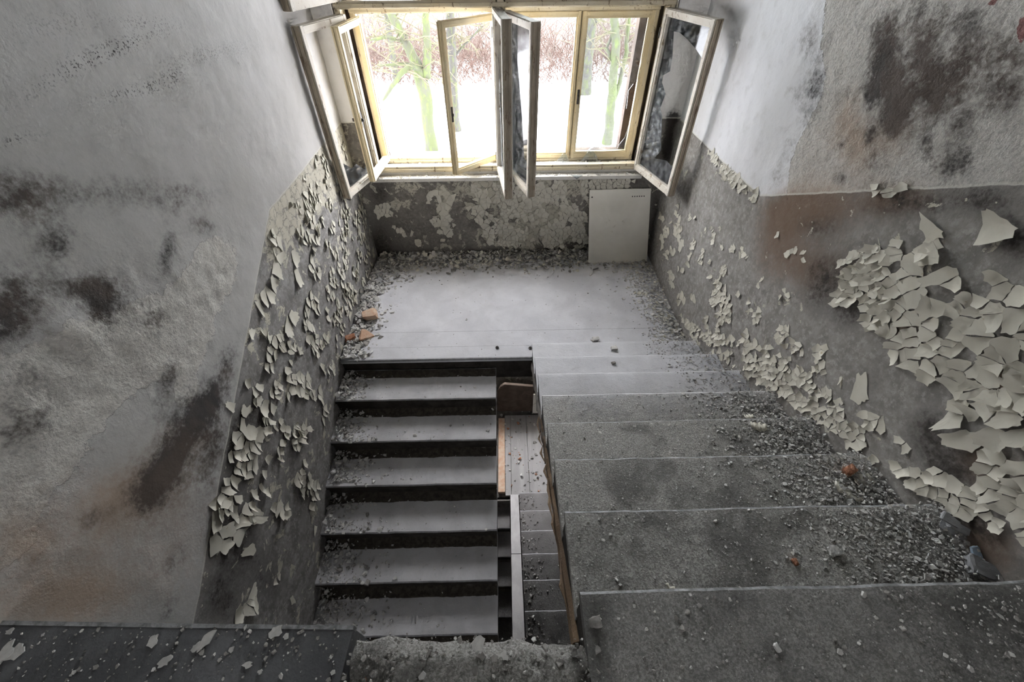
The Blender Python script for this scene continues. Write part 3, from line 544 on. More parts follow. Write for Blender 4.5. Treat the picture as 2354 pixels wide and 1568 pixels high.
def flight(name, label, x0, x1, y0, z0, n, dirn, mats, group=None, dirt=False):
    root = empty(name, ((x0+x1)/2, y0, z0)); tag(root, label, 'staircase', group)
    for k in range(1, n+1):
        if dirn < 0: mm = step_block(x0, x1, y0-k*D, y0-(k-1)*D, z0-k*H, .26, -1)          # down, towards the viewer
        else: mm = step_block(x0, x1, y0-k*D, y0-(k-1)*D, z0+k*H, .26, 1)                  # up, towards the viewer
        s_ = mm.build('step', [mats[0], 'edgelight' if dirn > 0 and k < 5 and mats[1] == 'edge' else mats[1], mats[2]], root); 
        bmm = bmesh.new(); bmm.from_mesh(s_.data); bmesh.ops.remove_doubles(bmm, verts=bmm.verts, dist=1e-5); bmesh.ops.recalc_face_normals(bmm, faces=bmm.faces); bmm.to_mesh(s_.data); bmm.free()
    if dirt:                                             # dirt at the back of each tread, with the nosing's shade in its colour
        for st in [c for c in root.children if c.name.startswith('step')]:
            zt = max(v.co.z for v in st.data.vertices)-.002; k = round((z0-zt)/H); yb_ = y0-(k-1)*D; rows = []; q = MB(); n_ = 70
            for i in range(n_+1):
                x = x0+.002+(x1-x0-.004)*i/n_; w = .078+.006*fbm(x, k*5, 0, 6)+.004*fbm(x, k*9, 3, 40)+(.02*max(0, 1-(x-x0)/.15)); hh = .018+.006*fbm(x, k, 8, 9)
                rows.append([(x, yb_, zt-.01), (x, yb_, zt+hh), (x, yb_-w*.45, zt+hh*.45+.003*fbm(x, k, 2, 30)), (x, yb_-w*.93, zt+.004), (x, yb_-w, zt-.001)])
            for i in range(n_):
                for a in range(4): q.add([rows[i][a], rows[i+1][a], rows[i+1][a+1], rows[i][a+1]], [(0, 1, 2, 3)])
            q.build('dirt_shade_strip', 'dirt', st, fix=False)
    s = -1 if dirn < 0 else 1
    za, zb = z0-.12, z0+s*n*H-.12; ya, yb = y0+.0, y0-n*D
    q = MB(); q.prism([(ya, za-.16), (yb, zb-.16), (yb, zb-.02), (ya, za-.02)] if s < 0 else [(ya, za-.06), (yb, zb-.06), (yb, zb+.02), (ya, za+.02)], x0+.012, x1-.012, 0, lambda u, v, w: (w, u, v))
    q.build('stair_slab', 'conc', root)
    return root
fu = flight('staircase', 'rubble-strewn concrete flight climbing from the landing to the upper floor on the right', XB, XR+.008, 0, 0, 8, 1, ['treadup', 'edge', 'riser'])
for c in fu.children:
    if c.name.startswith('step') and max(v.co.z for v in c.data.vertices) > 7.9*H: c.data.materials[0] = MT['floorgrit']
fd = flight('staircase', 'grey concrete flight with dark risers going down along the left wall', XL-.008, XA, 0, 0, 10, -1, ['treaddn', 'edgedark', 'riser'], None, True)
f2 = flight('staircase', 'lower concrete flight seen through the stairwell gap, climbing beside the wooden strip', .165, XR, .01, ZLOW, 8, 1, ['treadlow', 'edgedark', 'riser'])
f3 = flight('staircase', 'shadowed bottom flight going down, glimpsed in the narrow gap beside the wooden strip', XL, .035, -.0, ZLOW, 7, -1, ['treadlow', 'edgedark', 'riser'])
# splintered timber along the open side of the upper flight
m = MB(); N = 60; rows = []
for i in range(N+1):
    t = i/N; y = -.02-t*2.16; z = (-y/D)*H-.10
    w = .010+.010*abs(fbm(y, 3, 1, 6))+.014*t*t; dz = .03*fbm(y, 7, 2, 5)+.02*fbm(y, 1, 6, 17)
    x = XB+.003
    lo = .035+.03*abs(fbm(y, 5, 5, 9)); rows.append([(x, y, z+.05+dz*.5), (x-w*.6, y, z+.03+dz*.8), (x-w*.8, y, z+.03-lo+dz*.8), (x, y, z-lo-.01)])
for i in range(N):
    for a in range(4): b = (a+1) % 4; m.add([rows[i][a], rows[i+1][a], rows[i+1][b], rows[i][b]], [(0, 1, 2, 3)], 1 if i < 26+random.randint(-4, 4) else 0)
m.add(rows[0], [(0, 1, 2, 3)]); m.add(rows[-1], [(3, 2, 1, 0)])
m.build('stringer', ['wood', 'conc'], fu)['label'] = 'splintered brown wooden edge along the open side'
for q in range(9):
    m = MB(); y = -.9-q*.135+random.uniform(-.05, .05); z = -y/D*H-.08; L = random.uniform(.10, .2)
    m.tube([(XB-.012, y, z), (XB-.022-random.uniform(0, .01), y-L*.5, z+L*.25+.01), (XB-.016, y-L, z+L*.5+random.uniform(-.015, .01))], [.002, .007, .001], 5)
    m.build('splinter', 'wood', fu)
# capping strip of the lower flight, two lengths
for ya, yb in ((.02, -.86), (-.865, -2.1)):
    m = MB(); z = lambda y: ZLOW+.02+(.01-y)/D*H+.11
    m.prism([(ya, z(ya)-.09), (yb, z(yb)-.09), (yb, z(yb)), (ya, z(ya))], .045, .155, 0, lambda u, v, w: (w, u, v))
    m.build('stringer', 'greywood', f2, bevel=.004)['label'] = 'grey wooden strip along the edge of the lower flight'
# ------------------------------------------------------------------ window
win = empty('window_1', ((WX0+WX1)/2, 1.7, ZS)); win['kind'] = 'structure'
YI, YO = 1.652, 1.855                    # inner and outer sash planes
m = MB(); m.box(WX0, WX1, YB-.028, YI+.005, ZS-.035, ZS); m.box(WX0, WX1, YI, 1.80, ZS-.03, .948)
m.build('window_sill', 'ledge', win, bevel=.004)['label'] = 'flaking white inner ledge'
m = MB(); m.box(WX0, WX1, 1.99, 2.10, .88, .955); m.build('outer_sill', 'iron', win)
def frame_set(y0, y1, xl, xr, zb, zt, zt2, name, mat, mull):
    m = MB(); m.box(xl, xr, y0, y1, zb, zb+.055); m.box(xl, xr, y0-.012, y0, zb+.012, zb+.034); m.build(name, mat, win, bevel=.003)
    for a, b in ((xl, xl+.045), (xr-.045, xr)):
        m = MB(); m.box(a, b, y0, y1, zb, zt2); m.box(a+.008, b-.008, y0-.010, y0, zb, zt2); m.build(name, mat, win, bevel=.003)
    m = MB(); m.box(xl, xr, y0, y1, zt, zt+.05); m.box(xl, xr, y0-.016, y0, zt+.008, zt+.036); m.build('transom', mat, win, bevel=.003)
    m = MB(); m.box(xl, xr, y0, y1, zt2-.05, zt2); m.build(name, mat, win, bevel=.003)
    m = MB(); m.box(mull[0], mull[1], y0, y1, zb, zt2); m.box(mull[0]+.012, mull[1]-.012, y0-.012, y0, zb+.05, zt2); m.build('mullion', mat, win, bevel=.003)
frame_set(YI-.012, YI+.045, WX0, WX1, .925, 2.185, WTOP, 'window_frame', 'frame', (.004, .082))
frame_set(YO-.02, YO+.05, WX0+.055, WX1-.055, .935, 2.135, WTOP, 'window_frame', 'frame', (.006, .080))
m = MB()
for a, b in ((WX0, WX0+.02), (WX1-.02, WX1)): m.box(a, b, YI+.04, YO, .93, WTOP)
m.build('window_lining', 'frame', win)
m = MB()
for a, b in ((WX0-.0, WX0+.10), (WX1-.185, WX1)): m.box(a, b, 1.92, 2.02, .93, WTOP)
m.box(.70, WX1, 1.955, 2.02, .93, 1.005); m.build('outer_reveal', 'outwall', win)
def leaf(hinge, free, zb, zt, mat, shards, th=.042, st=.052, side_=1, lock=None, rail=None, moulded=True):
    th = .058 if mat == 'sashin' else th
    """a casement: local u from hinge to free edge, v up, w through"""
    hx, hy = hinge; L = math.hypot(free[0]-hx, free[1]-hy); a = math.atan2(free[1]-hy, free[0]-hx)
    T = Matrix.Translation((hx, hy, zb)) @ Matrix.Rotation(a, 4, 'Z'); Hh = zt-zb
    rb = rail or st+.012
    m = MB()
    cm = 1 if mat == 'sashin' else 0
    def bar(u0, u1, v0, v1, k=0):
        m.box(u0, u1, -th/2, th/2, v0, v1, k, T)
    bar(0, st, 0, Hh); bar(L-st, L-.003, 0, Hh); bar(L-.003, L, 0, Hh, cm); bar(st, L-st, 0, rb); bar(st, L-st, Hh-st, Hh)
    if moulded:                                          # rebate and bead on both faces, lip on the closing edge
        b = .014
        for w in (-1, 1):
            w0, w1 = (th/2, th/2+.008) if w > 0 else (-th/2-.008, -th/2)
            for (u0, u1, v0, v1) in ((.006, st-b, 0, Hh), (L-st+b, L-.008, 0, Hh), (st-b, L-st+b, .006, rb-b), (st-b, L-st+b, Hh-st+b, Hh-.006)): m.box(u0, u1, w0, w1, v0, v1, 0, T)
        m.box(L, L+.012, -th/2+.004, -th/6, .004, Hh-.004, cm, T); m.box(L, L+.007, th/6, th/2-.004, .004, Hh-.004, cm, T)
    s = m.build('sash', [mat, 'closing'], win, bevel=.0025)
    for poly, mt in shards:
        q = MB(); q.prism([(st-.008+u*(L-2*st+.016), rb-.008+v*(Hh-st-rb+.016)) for u, v in poly], -.002, .002, 0, lambda u, v, w: T @ Vector((u, w, v)))
        q.build('glass_pane', mt, s)
    if lock is not None:
        q = MB(); v = lock*Hh
        for w in (-1, 1): q.box(L-st*.72, L-st*.30, w*(th/2+.008)-.003, w*(th/2+.008)+.003, v-.06, v+.06, 0, T); q.box(L-st*.62, L-st*.40, w*(th/2+.016)-.012, w*(th/2+.016)+.012, v-.012, v+.012, 0, T)
        q.build('handle', 'iron', s, bevel=.002)
    q = MB()
    for v in (.14, Hh-.16):
        q.tube([tuple(T @ Vector((-.004, -th/2-.006, v-.035))), tuple(T @ Vector((-.004, -th/2-.006, v+.035)))], .008, 8)
    q.build('hinge', 'iron', s)
    return s
FULL = [(0, 0), (1, 0), (1, 1), (0, 1)]
ZB, ZT = .93, 2.172
sL = leaf((-1.187, YI), (-1.352, 1.092), ZB, ZT-.012, 'sashin', [([(0, 0), (1, 0), (1, .33), (.93, .20), (.7, .12), (.55, .13), (.35, .05), (.12, .13), (0, .10)], 'glass'), ([(0, .10), (.10, .13), (.16, .24), (.12, .46), (.03, .52), (0, .5)], 'shard')])
leaf((.012, YI), (.085, 1.035), ZB, ZT+.02, 'sashin', [([(0, 0), (.5, 0), (.3, .10), (.22, .4), (.1, .7), (0, .8)], 'shard')])
leaf((.078, YI), (.286, 1.065), ZB, ZT, 'sashin', [(FULL, 'glass')])
leaf((1.350, YI), (1.520, 1.042), ZB, ZT+.005, 'sashin', [([(0, 0), (1, 0), (1, .14), (.72, .16), (.4, .12), (0, .06)], 'glass'), ([(0, .06), (.4, .12), (.52, .20), (.34, .42), (.24, .46), (.30, .56), (.13, .62), (.10, .68), (0, .70)], 'shard'), ([(0, .70), (.12, .66), (.28, .70), (.26, .78), (.16, .92), (.30, .925), (.5, .905), (.75, .87), (1, .82), (1, 1), (0, 1)], 'glass')])
ZB2, ZT2 = .968, 2.14
leaf((-1.125, YO), (-1.172, 1.345), ZB2, ZT2-.02, 'sashout', [], lock=.45)
leaf((-.002, YO), (-.422, 1.468), ZB2, ZT2-.01, 'sashout', [], th=.036, st=.045, lock=.45)
leaf((.088, YO), (.705, YO), ZB2, ZT2, 'sashout', [], st=.042, lock=None)
leaf((1.312, YO), (.712, YO), ZB2, ZT2, 'sashout', [([(0, 1), (0, .72), (.10, .70), (.0, .66), (.0, .6), (.14, .5), (.12, .36), (.22, .36), (.30, .16), (.16, .05), (.0, .16), (0, .0), (.28, 0), (.5, .03), (.62, .06), (.76, 0), (1, 0), (1, 1)], 'glass'), ([(0, .0), (.2, 0), (.06, .12), (0, .3)], 'shard'), ([(.42, 0), (.75, 0), (.6, .05)], 'shard')], st=.050, lock=.47)
# upper lights: left one swung in, the others shut
leaf((-1.187, YI), (-1.372, 1.10), 2.235, WTOP-.07, 'sashin', [(FULL, 'glass')], rail=.075)
for (x0, x1, y, mt) in ((-.56, -.002, YI, 'glass'), (-1.12, -.57, YO, 'glass'), (.085, .70, YI, 'glass'), (1.345, .712, YI, 'glass'), (-.005, -.56, YO, 'glass'), (.085, .70, YO, 'glass'), (1.31, .71, YO, 'glass')):
    leaf((x0, y), (x1, y), 2.237 if y == YI else 2.187, WTOP-.055, 'sashin' if y == YI else 'sashout', [(FULL, mt)], moulded=False)
# lower storey window, only its light and an edge reach the picture
w2 = empty('window_2', (0, 1.75, -1.93)); w2['kind'] = 'structure'
m = MB(); m.box(WX0, WX1, 1.65, 1.72, -1.93, -1.87); m.box(WX0, WX1, 1.65, 1.72, -.96, -.90)
for x in (WX0, .0, WX1-.06): m.box(x, x+.06, 1.65, 1.72, -1.93, -.90)
m.build('window_frame', 'frame', w2)
w3 = empty('added_fill_window', ((BX0+BX1)/2, Y0-.2, BZ0)); w3['kind'] = 'structure'  # frame set in the added fill opening, out of view
m = MB()
for a, b, c, d in ((BX0, BX1, BZ0, BZ0+.06), (BX0, BX1, BZ1-.06, BZ1), (BX0, BX0+.06, BZ0, BZ1), (BX1-.06, BX1, BZ0, BZ1), (.12, .18, BZ0, BZ1)): m.box(a, b, Y0-.22, Y0-.16, c, d)
m.build('window_frame', 'frame', w3)
# ------------------------------------------------------------------ rubble
def chip(m, x, y, z, r, flat, tilt=.35, k=None, mi=0, rot=None):
    k = k or random.choice((4, 5, 5, 6)); a0 = random.uniform(0, 2*PI)
    R = Matrix.Translation((x, y, z)) @ Matrix.Rotation(random.uniform(0, 2*PI), 4, 'Z') @ Matrix.Rotation(random.gauss(0, tilt), 4, 'X') @ Matrix.Rotation(random.gauss(0, tilt), 4, 'Y')
    P = [((r*random.uniform(.6, 1.15))*math.cos(a0+2*PI*i/k+random.uniform(-.25, .25)), (r*random.uniform(.5, 1.0))*math.sin(a0+2*PI*i/k+random.uniform(-.25, .25))) for i in range(k)]
    h = r*flat; top = [(u*random.uniform(.7, 1), v*random.uniform(.7, 1)) for u, v in P]
    vs = [R @ Vector((u, v, -h*.5)) for u, v in P]+[R @ Vector((u, v, h*random.uniform(.3, .7))) for u, v in top]
    m.add(vs, [tuple(range(k))[::-1], tuple(range(k, 2*k))]+[(i, (i+1) % k, (i+1) % k+k, i+k) for i in range(k)], mi)
def heap(label, gen, n, mats=('chip', 'chipdark', 'chippale'), weights=(5, 2, 3)):
    m = MB()
    for _ in range(n):
        q = gen()
        if q: x, y, z, r, fl, ti = q; chip(m, x, y, z, r, fl, ti, None, random.choices(range(len(mats)), weights[:len(mats)])[0])
    o = m.build('rubble', list(mats), None, fix=False); tag(o, label, 'rubble', None, 'stuff'); return o
U = random.uniform
def lognr(a, s, mx): return min(mx, a*math.exp(random.gauss(0, s)))
def g_par():
    d = abs(random.gauss(0, .12)); x = U(XL+.05, XR-.04); h = .075*math.exp(-(d/.10)**2)*(1-.35*max(0, (x-.4)/1.2))
    return x, YB-.02-d, U(.3, 1)*h+.004, lognr(.016, .5, .05), U(.12, .35), .5
heap('heap of paint scraps and plaster along the foot of the window wall', g_par, 2600, ('chip', 'chipdark', 'flake'), (4, 4, 3))
def g_left():
    y = U(.0, YB-.1); w = .10+.10*noise.noise(Vector((y*3, 1, 1)))+(.10 if y > 1.1 else 0)
    d = abs(random.gauss(0, w)); h = .05*math.exp(-(d/.1)**2)
    return XL+.02+d, y, U(.2, 1)*h+.003, lognr(.014, .5, .045), U(.15, .4), .4
heap('plaster chips lying along the left edge of the landing', g_left, 1300)
def g_right():
    y = U(.0, YB-.1); d = abs(random.gauss(0, .14+.12*max(0, y-.7))); h = .045*math.exp(-(d/.1)**2)
    return XR-.02-d, y, U(.2, 1)*h+.003, lognr(.009, .55, .035), U(.12, .35), .3
heap('paint scraps and grit lying along the right edge of the landing', g_right, 1700, ('chip', 'flake', 'chippale'), (5, 2, 3))
def g_land():
    x, y = U(XL+.1, XR-.1), U(.02, YB-.15)
    if random.random() > .35+.65*max(0, (y-1.0)/.5): return None
    return x, y, .002, lognr(.004, .5, .013), U(.3, .7), .3
heap('fine crumbs scattered over the middle of the landing', g_land, 700)
def g_dn():
    k = random.randint(1, 7); y = -(k-1)*D-U(0, D+.01); wt = random.random()
    if wt < .80: d = abs(random.gauss(0, .11+.02*k)); h = .035*math.exp(-(d/.09)**2)
    else: d = U(0, 1.32); h = 0
    x = XL+.015+d
    if x > XA-.01: return None
    if k < 7 and d < .2 and y < -k*D+.02: h *= .3
    return x, y, -k*H+U(.1, 1)*h+.003, lognr(.0075 if wt < .8 else .004, .6, .03), U(.2, .6), .4
heap('chips gathered on the descending steps against the left wall', g_dn, 3200)
def g_dn7():
    return U(XL+.05, XA-.02), -6*D-U(.02, .3), -7*H+.004, lognr(.005, .6, .02), U(.2, .5), .4
heap('loose grit on the lowest visible descending step', g_dn7, 500)
def g_up():
    k = random.randint(1, 7) if random.random() < .8 else random.randint(4, 7); y = -(k-1)*D-U(-.005, D)
    if random.random() < .55:
        d = abs(random.gauss(0, .24)); h = .05*math.exp(-(d/.13)**2); s = .011
    else: d = U(0, 1.37); h = 0; s = .0048 if k > 3 else .0036
    if k < 4 and (random.random() < .6 or d > .45): return None
    x = XR-.01-d
    if x < XB+.005: return None
    return x, y, k*H+U(.1, 1)*h+.002, lognr(s*.42, .5, .015), U(.10, .35) if h else U(.25, .7), .4
heap('grey plaster rubble covering the treads of the right-hand flight', g_up, 21000, ('chip', 'chipdark', 'chippale'), (5, 1, 6))
def g_fl():
    x = U(XB-.02, XR-.01); y = -2.1-abs(random.gauss(0, .45)); 
    if random.random() > .3+.7*max(0, (x-.9)/.7): return None
    return x, y, ZF+.002+(.01*U(0, 1) if x > 1.2 else 0), lognr(.0030, .55, .013), U(.2, .5), .3
heap('grit over the near right part of the upper floor', g_fl, 4500, ('chipdark', 'chip'), (7, 3))
def g_br():
    x, y = U(-.45, .33), U(-2.75, -2.18); z = ZF-.004+.010*fbm(x, y, 0, 7, 5)
    return x, y-.03*(x+.4), z-.004, lognr(.0040, .6, .014), U(.25, .6), .4
heap('crumbled screed along the broken edge of the upper floor', g_br, 2200, ('chipdark', 'chip', 'broken'), (5, 1, 4))
def g_sl():
    x, y = U(XL+.01, -.42), -2.15-abs(random.gauss(0, .25)); 
    return x, y, ZF+.002, lognr(.0030, .55, .009), U(.2, .5), .3
heap('fine grit on the dark left part of the upper floor', g_sl, 800, ('chip', 'chipdark'), (3, 6))
def g_low():
    return U(-.1, .6), U(.05, 1.5), ZLOW+.018, lognr(.012, .6, .04), U(.2, .6), .4
heap('rubble on the boards of the lower landing', g_low, 160, ('chip', 'chipdark', 'brick'), (4, 4, 2))
def g_low2():
    k = random.randint(1, 7); return .17+abs(random.gauss(0, .13)), .01-(k-1)*D-U(.02, .29), ZLOW+k*H+.003, lognr(.006, .6, .02), U(.3, .7), .4
heap('crumbs on the lower flight seen through the gap', g_low2, 500, ('chipdark', 'chip'), (5, 3))
def g_ledge():
    if random.random() < .5: return U(WX0, WX1), U(YB-.02, YI-.02), ZS+.003, lognr(.007, .6, .022), U(.1, .4), .4
    return U(WX0, WX1), U(YI+.05, 1.80), .951, lognr(.008, .6, .025), U(.1, .4), .4
heap('white paint chips and splinters lying on the window ledge', g_ledge, 700, ('chippale', 'chip', 'flake'), (6, 1, 2))
# ------------------------------------------------------------------ single pieces
def piece(name, label, cat, P, size, h, mat, rz=0, tilt=(0, 0), k=5, group=None, jag=.2, seed=0, rnd=None):
    """a broken lump: a block worn towards an egg, its faces chipped; k=3 gives a wedge"""
    rs = random.Random(seed+int(P[0]*1000)+int(P[1]*777)); rnd = .35 if rnd is None else rnd; m = bmesh.new(); bmesh.ops.create_cube(m, size=1.)
    bmesh.ops.subdivide_edges(m, edges=m.edges[:], cuts=4, use_grid_fill=True); o3 = Vector((rs.uniform(0, 50), rs.uniform(0, 50), 0)); sk = [rs.uniform(-.35, .35) for _ in range(4)]
    for v in m.verts:
        c = v.co.copy(); e = c.normalized()*.56; c = c.lerp(e, rnd)
        if k == 3: c.x *= max(.12, .9-c.y*1.5)
        c.x *= 1+sk[0]*c.y; c.y *= 1+sk[1]*c.x; c.x += sk[2]*c.z*.6; c.z *= 1+sk[3]*c.x
        c += c.normalized()*jag*(.7*noise.noise(c*2.2+o3)+.35*noise.noise(c*6+o3)); v.co = Vector((c.x*size[0], c.y*size[1], max(-.5, c.z)*h+h*.5))
    m.transform(Matrix.Translation(P) @ Matrix.Rotation(rz, 4, 'Z') @ Matrix.Rotation(tilt[0], 4, 'X') @ Matrix.Rotation(tilt[1], 4, 'Y'))
    me = bpy.data.meshes.new(name); m.to_mesh(me); m.free(); me.materials.append(MT[mat]); o = bpy.data.objects.new(name, me); C.objects.link(o); return tag(o, label, cat, group)
def scrap(label, P, size, mat, rz, group, seed):
    rs = random.Random(seed); n = 14; m = MB(); o = rs.uniform(0, 9); R_ = Matrix.Translation(P) @ Matrix.Rotation(rz, 4, 'Z')
    pl = []
    for i in range(n):
        a = 2*PI*i/n; r = 1+.6*noise.noise(Vector((math.cos(a)*1.4+o, math.sin(a)*1.4, o)))+rs.uniform(-.22, .16); pl.append((size[0]*.5*r*math.cos(a), size[1]*.5*r*math.sin(a)))
    m.prism(pl, 0, .0035, 0, lambda u, v, w: R_ @ Vector((u, v, w+.002+.002*math.sin(u*60))))
    return tag(m.build('plaster_scrap', mat), label, 'plaster scrap', group)
zl = .02
piece('brick_fragment', 'pale orange half brick lying on the chips by the left wall of the landing', 'brick', at(853, 728, 2, .02), (.125, .10), .06, 'brickpale', .3, (.1, -.1), 6, None, .12)
piece('brick_fragment', 'flat peach brick sliver pointing up beside the half brick on the landing', 'brick', at(838, 770, 2, .02), (.10, .11), .025, 'brickpale', .6, (.35, .2), 3, None, .1)
piece('brick_fragment', 'small red brick crumb at the left wall near the landing edge', 'brick', at(806, 780, 2, .02), (.09, .055), .045, 'brick', .4, (.2, 0), 5)
piece('brick_fragment', 'dark red-brown brick crumb standing on a rubbly step near the right wall', 'brick', at(1942, 1088, 2, 6*H), (.035, .035), .05, 'brick', .4, (.1, .2), 4)
piece('brick_fragment', 'orange brick splinter in the hole at the broken floor edge', 'brick', at(853, 1535, 2, ZF-.10), (.025, .05), .03, 'brick', .2, (.2, .1), 5)
piece('brick_fragment', 'tiny orange brick crumb on the second tread below the upper floor', 'brick', at(1825, 1293, 2, 7*H), (.018, .022), .012, 'brick', .2, (.1, .1), 5)
# curled scraps fallen on the sixth step
def curl(label, px, py, z, L, W, bend, rz, tilt=0):
    P = at(px, py, 2, z); m = MB(); n = 10; R = Matrix.Translation(P) @ Matrix.Rotation(rz, 4, 'Z') @ Matrix.Rotation(tilt, 4, 'X'); top = []; 
    for s in (0, 1):
        for i in range(n+1):
            a = (i/n-.5)*bend; r = L/max(bend, .1); w = W*(.35+.65*math.sin(PI*min(1, max(0, .12+.76*i/n))))
            for v in (-.5, .5): top.append(R @ Vector((r*math.sin(a), v*w+.006*math.sin(i*2.1), r*(1-math.cos(a))+.003+s*.0016)))
    k = 2*(n+1); fs = []
    for i in range(n): fs += [(2*i, 2*i+2, 2*i+3, 2*i+1), (k+2*i, k+2*i+1, k+2*i+3, k+2*i+2), (2*i, k+2*i, k+2*i+2, 2*i+2), (2*i+1, 2*i+3, k+2*i+3, k+2*i+1)]
    fs += [(0, 1, k+1, k), (2*n, k+2*n, k+2*n+1, 2*n+1)]
    m.add(top, fs); o = m.build('paint_curl', 'flake', None, smooth=True); tag(o, label, 'paint flake', 'large paint scraps fallen on the right-hand steps'); return o
curl('cream paint scrap rolled up at the edges, upper of two near the wall', 1980, 1113, 6*H, .10, .07, 1.9, .5, .3)
curl('flat tan paint scrap lying below the rolled one', 1948, 1132, 6*H, .11, .06, .7, -.7, -.1)
curl('pale grey paint scrap on the fifth step, rounded side up', 1742, 982, 5*H, .08, .055, .8, -.2)
curl('white paint scrap beside the crumbs on the fourth step', 1722, 960, 4*H+.01, .055, .035, .5, .2)
curl('thin beige splinter-like scrap lying by the last nosing', 1552, 1360, 7*H, .07, .014, .6, -.6)
# tiles stacked by the wall, stone, shard
for i, (px, py, z, rz, lb) in enumerate(((2188, 1222, 0, -.75, 'grey tile offcut, lowest of three by the brick-red wall foot'), (2200, 1213, .022, -.65, 'grey tile offcut lying in the middle of three by the wall foot'), (2183, 1196, .044, -.85, 'smallest grey tile offcut on top of three by the wall foot'))):
    piece('tile_fragment', lb, 'tile', at(px, py, 2, 7*H+.03+z), (.075-.012*i, .034), .008, 'slate', rz, (.12, .06), 4, 'grey tile offcuts', .1, i)
piece('stone', 'grey flat stone lying at the right end of the last tread', 'stone', at(2252, 1312, 2, 7*H+.02), (.09, .055), .03, 'slate', -.5, (.1, .15), 7)
piece('glazed_shard', 'bright pale blue shard against the reddish wall foot', 'shard', at(2240, 1272, 2, 7*H+.03), (.035, .045), .012, 'blueglass', .1, (.5, .1), 4)
piece('stone', 'small pale cube-like stone on the last tread', 'stone', at(1914, 1268, 2, 7*H), (.03, .032), .022, 'chippale', .2, (.1, .1), 4)
piece('stone', 'brown and white pebble lying alone on the near right part of the upper floor', 'stone', at(1784, 1490, 2, ZF), (.014, .02), .011, 'chippale', .3, (.1, .1), 6)
piece('plaster_lump', 'pale plaster lump at the inner corner of the upper floor', 'plaster', at(1368, 1432, 2, ZF), (.032, .026), .012, 'chipdark', .2, (0, 0), 6)
piece('plaster_lump', 'pale grey lump on the landing just before the first upward step', 'plaster', at(1368, 783, 2, .0), (.06, .045), .03, 'chip', .2, (0, 0), 6)
piece('plaster_lump', 'small grey lump on the first upward tread', 'plaster', at(1411, 802, 2, H), (.05, .04), .02, 'chip', .2, (0, 0), 6)
piece('plaster_lump', 'dark lump on the second upward tread', 'plaster', at(1410, 836, 2, 2*H), (.028, .022), .014, 'chipdark', .2, (0, 0), 6)
piece('plaster_lump', 'cream wedge of plaster at the right wall where the steps begin', 'plaster', at(1588, 775, 2, .03), (.10, .07), .05, 'flake', .2, (.2, .2), 5)
for px, py, sx, sy, rz, lb in ((472, 1476, .075, .04, .9, 'largest pale plaster scrap, a lopsided wedge, on the dark floor'), (452, 1488, .035, .022, .9, 'narrow pale scrap touching the lopsided wedge'),
    (635, 1452, .055, .035, .5, 'pale scrap lying right at the dark floor edge'), (660, 1464, .022, .018, .2, 'little scrap beside the one at the dark floor edge'), (352, 1476, .04, .045, .2, 'rounded grey scrap in the left half of the dark floor'), (382, 1522, .05, .028, .5, 'oval pale scrap below the rounded grey one'),
    (572, 1528, .034, .02, .1, 'lone oval scrap in the empty part of the dark floor'), (40, 1500, .07, .04, .7, 'long pale scrap near the left wall corner of the floor'), (10, 1506, .06, .07, .1, 'broad faded scrap at the very left of the floor'), (25, 1452, .028, .022, .3, 'small scrap close to the left wall at the floor edge'), (600, 1545, .016, .014, 0, 'tiny pale crumb at the bottom of the dark floor'), (1100, 1478, .055, .045, .8, 'flat angular scrap on the broken floor edge'), (1160, 1508, .03, .025, .4, 'light pebble-sized scrap on the broken floor')):
    scrap(lb, at(px, py, 2, ZF), (sx*.72, sy*.72), 'chip', rz, 'flat plaster scraps on the upper floor', px)
# shards standing and lying on the ledge
def shard(label, pts, y, dy, group='glass shards on the window ledge'):
    m = MB(); Q = [at(px, py, 1, y) for px, py in pts]; z0 = min(q.z for q in Q)
    m.prism([(q.x, q.z) for q in Q], -.002, .002, 0, lambda u, v, w: (u, y+w+(v-z0)*dy, v))
    return tag(m.build('glass_shard', 'shard'), label, 'glass shard', group)
shard('broad pale blue glass shard leaning on the right window rail', [(1333, 373), (1378, 374), (1371, 358), (1360, 346), (1346, 360)], 1.76, .5)
shard('triangular glass shard propped by the meeting stiles', [(1275, 375), (1310, 372), (1300, 352)], 1.76, .5)
shard('small torn shard hanging over the ledge edge', [(1311, 400), (1338, 402), (1326, 412)], YB-.03, -.3)
# two dark holes-with-stubs of the lost balusters on the landing edge
for px, py, lb in ((1143, 800, 'rusty stub of a lost railing post, set back on the landing edge'), (1219, 801, 'rusty stub of a lost railing post at the corner of the landing')):
    P = at(px, py, 2, 0); m = MB(); m.tube([(P.x, P.y, -.01), (P.x, P.y, .008)], .016, 10); m.tube([(P.x, P.y, .008), (P.x+.002, P.y, .02)], [.009, .007], 8); tag(m.build('post_stub', 'iron'), lb, 'metal stub', 'stubs of the lost railing')
# panel leaning under the window
pt = [at(1355, 437, 1, YB-.035), at(1497, 433, 1, YB-.035), at(1487, 607, 1, YB-.20), at(1353, 606, 1, YB-.20)]
n = (pt[1]-pt[0]).cross(pt[3]-pt[0]).normalized(); n = n if n.y < 0 else -n
bl, br = pt[3], pt[2]; k = .55                        # the bottom edge stands on the debris
root = empty('panel', (bl+br)/2); tag(root, 'flat cream board leaning under the window beside the right wall', 'panel')
m = MB(); m.add([p for p in pt]+[p-n*.022 for p in pt], [(0, 1, 2, 3), (7, 6, 5, 4), (0, 4, 5, 1), (1, 5, 6, 2), (2, 6, 7, 3), (3, 7, 4, 0)]); m.build('board', 'panel', root, bevel=.004)
ex, ey = (pt[1]-pt[0]), (pt[3]-pt[0])
for i in range(6):
    c = pt[0]+ex*(.705+.038*i)+ey*.095+n*.0005; m = MB(); m.tube([c-n*.004, c+n*.0012], .0062, 8); m.build('screw_hole', 'iron', root)
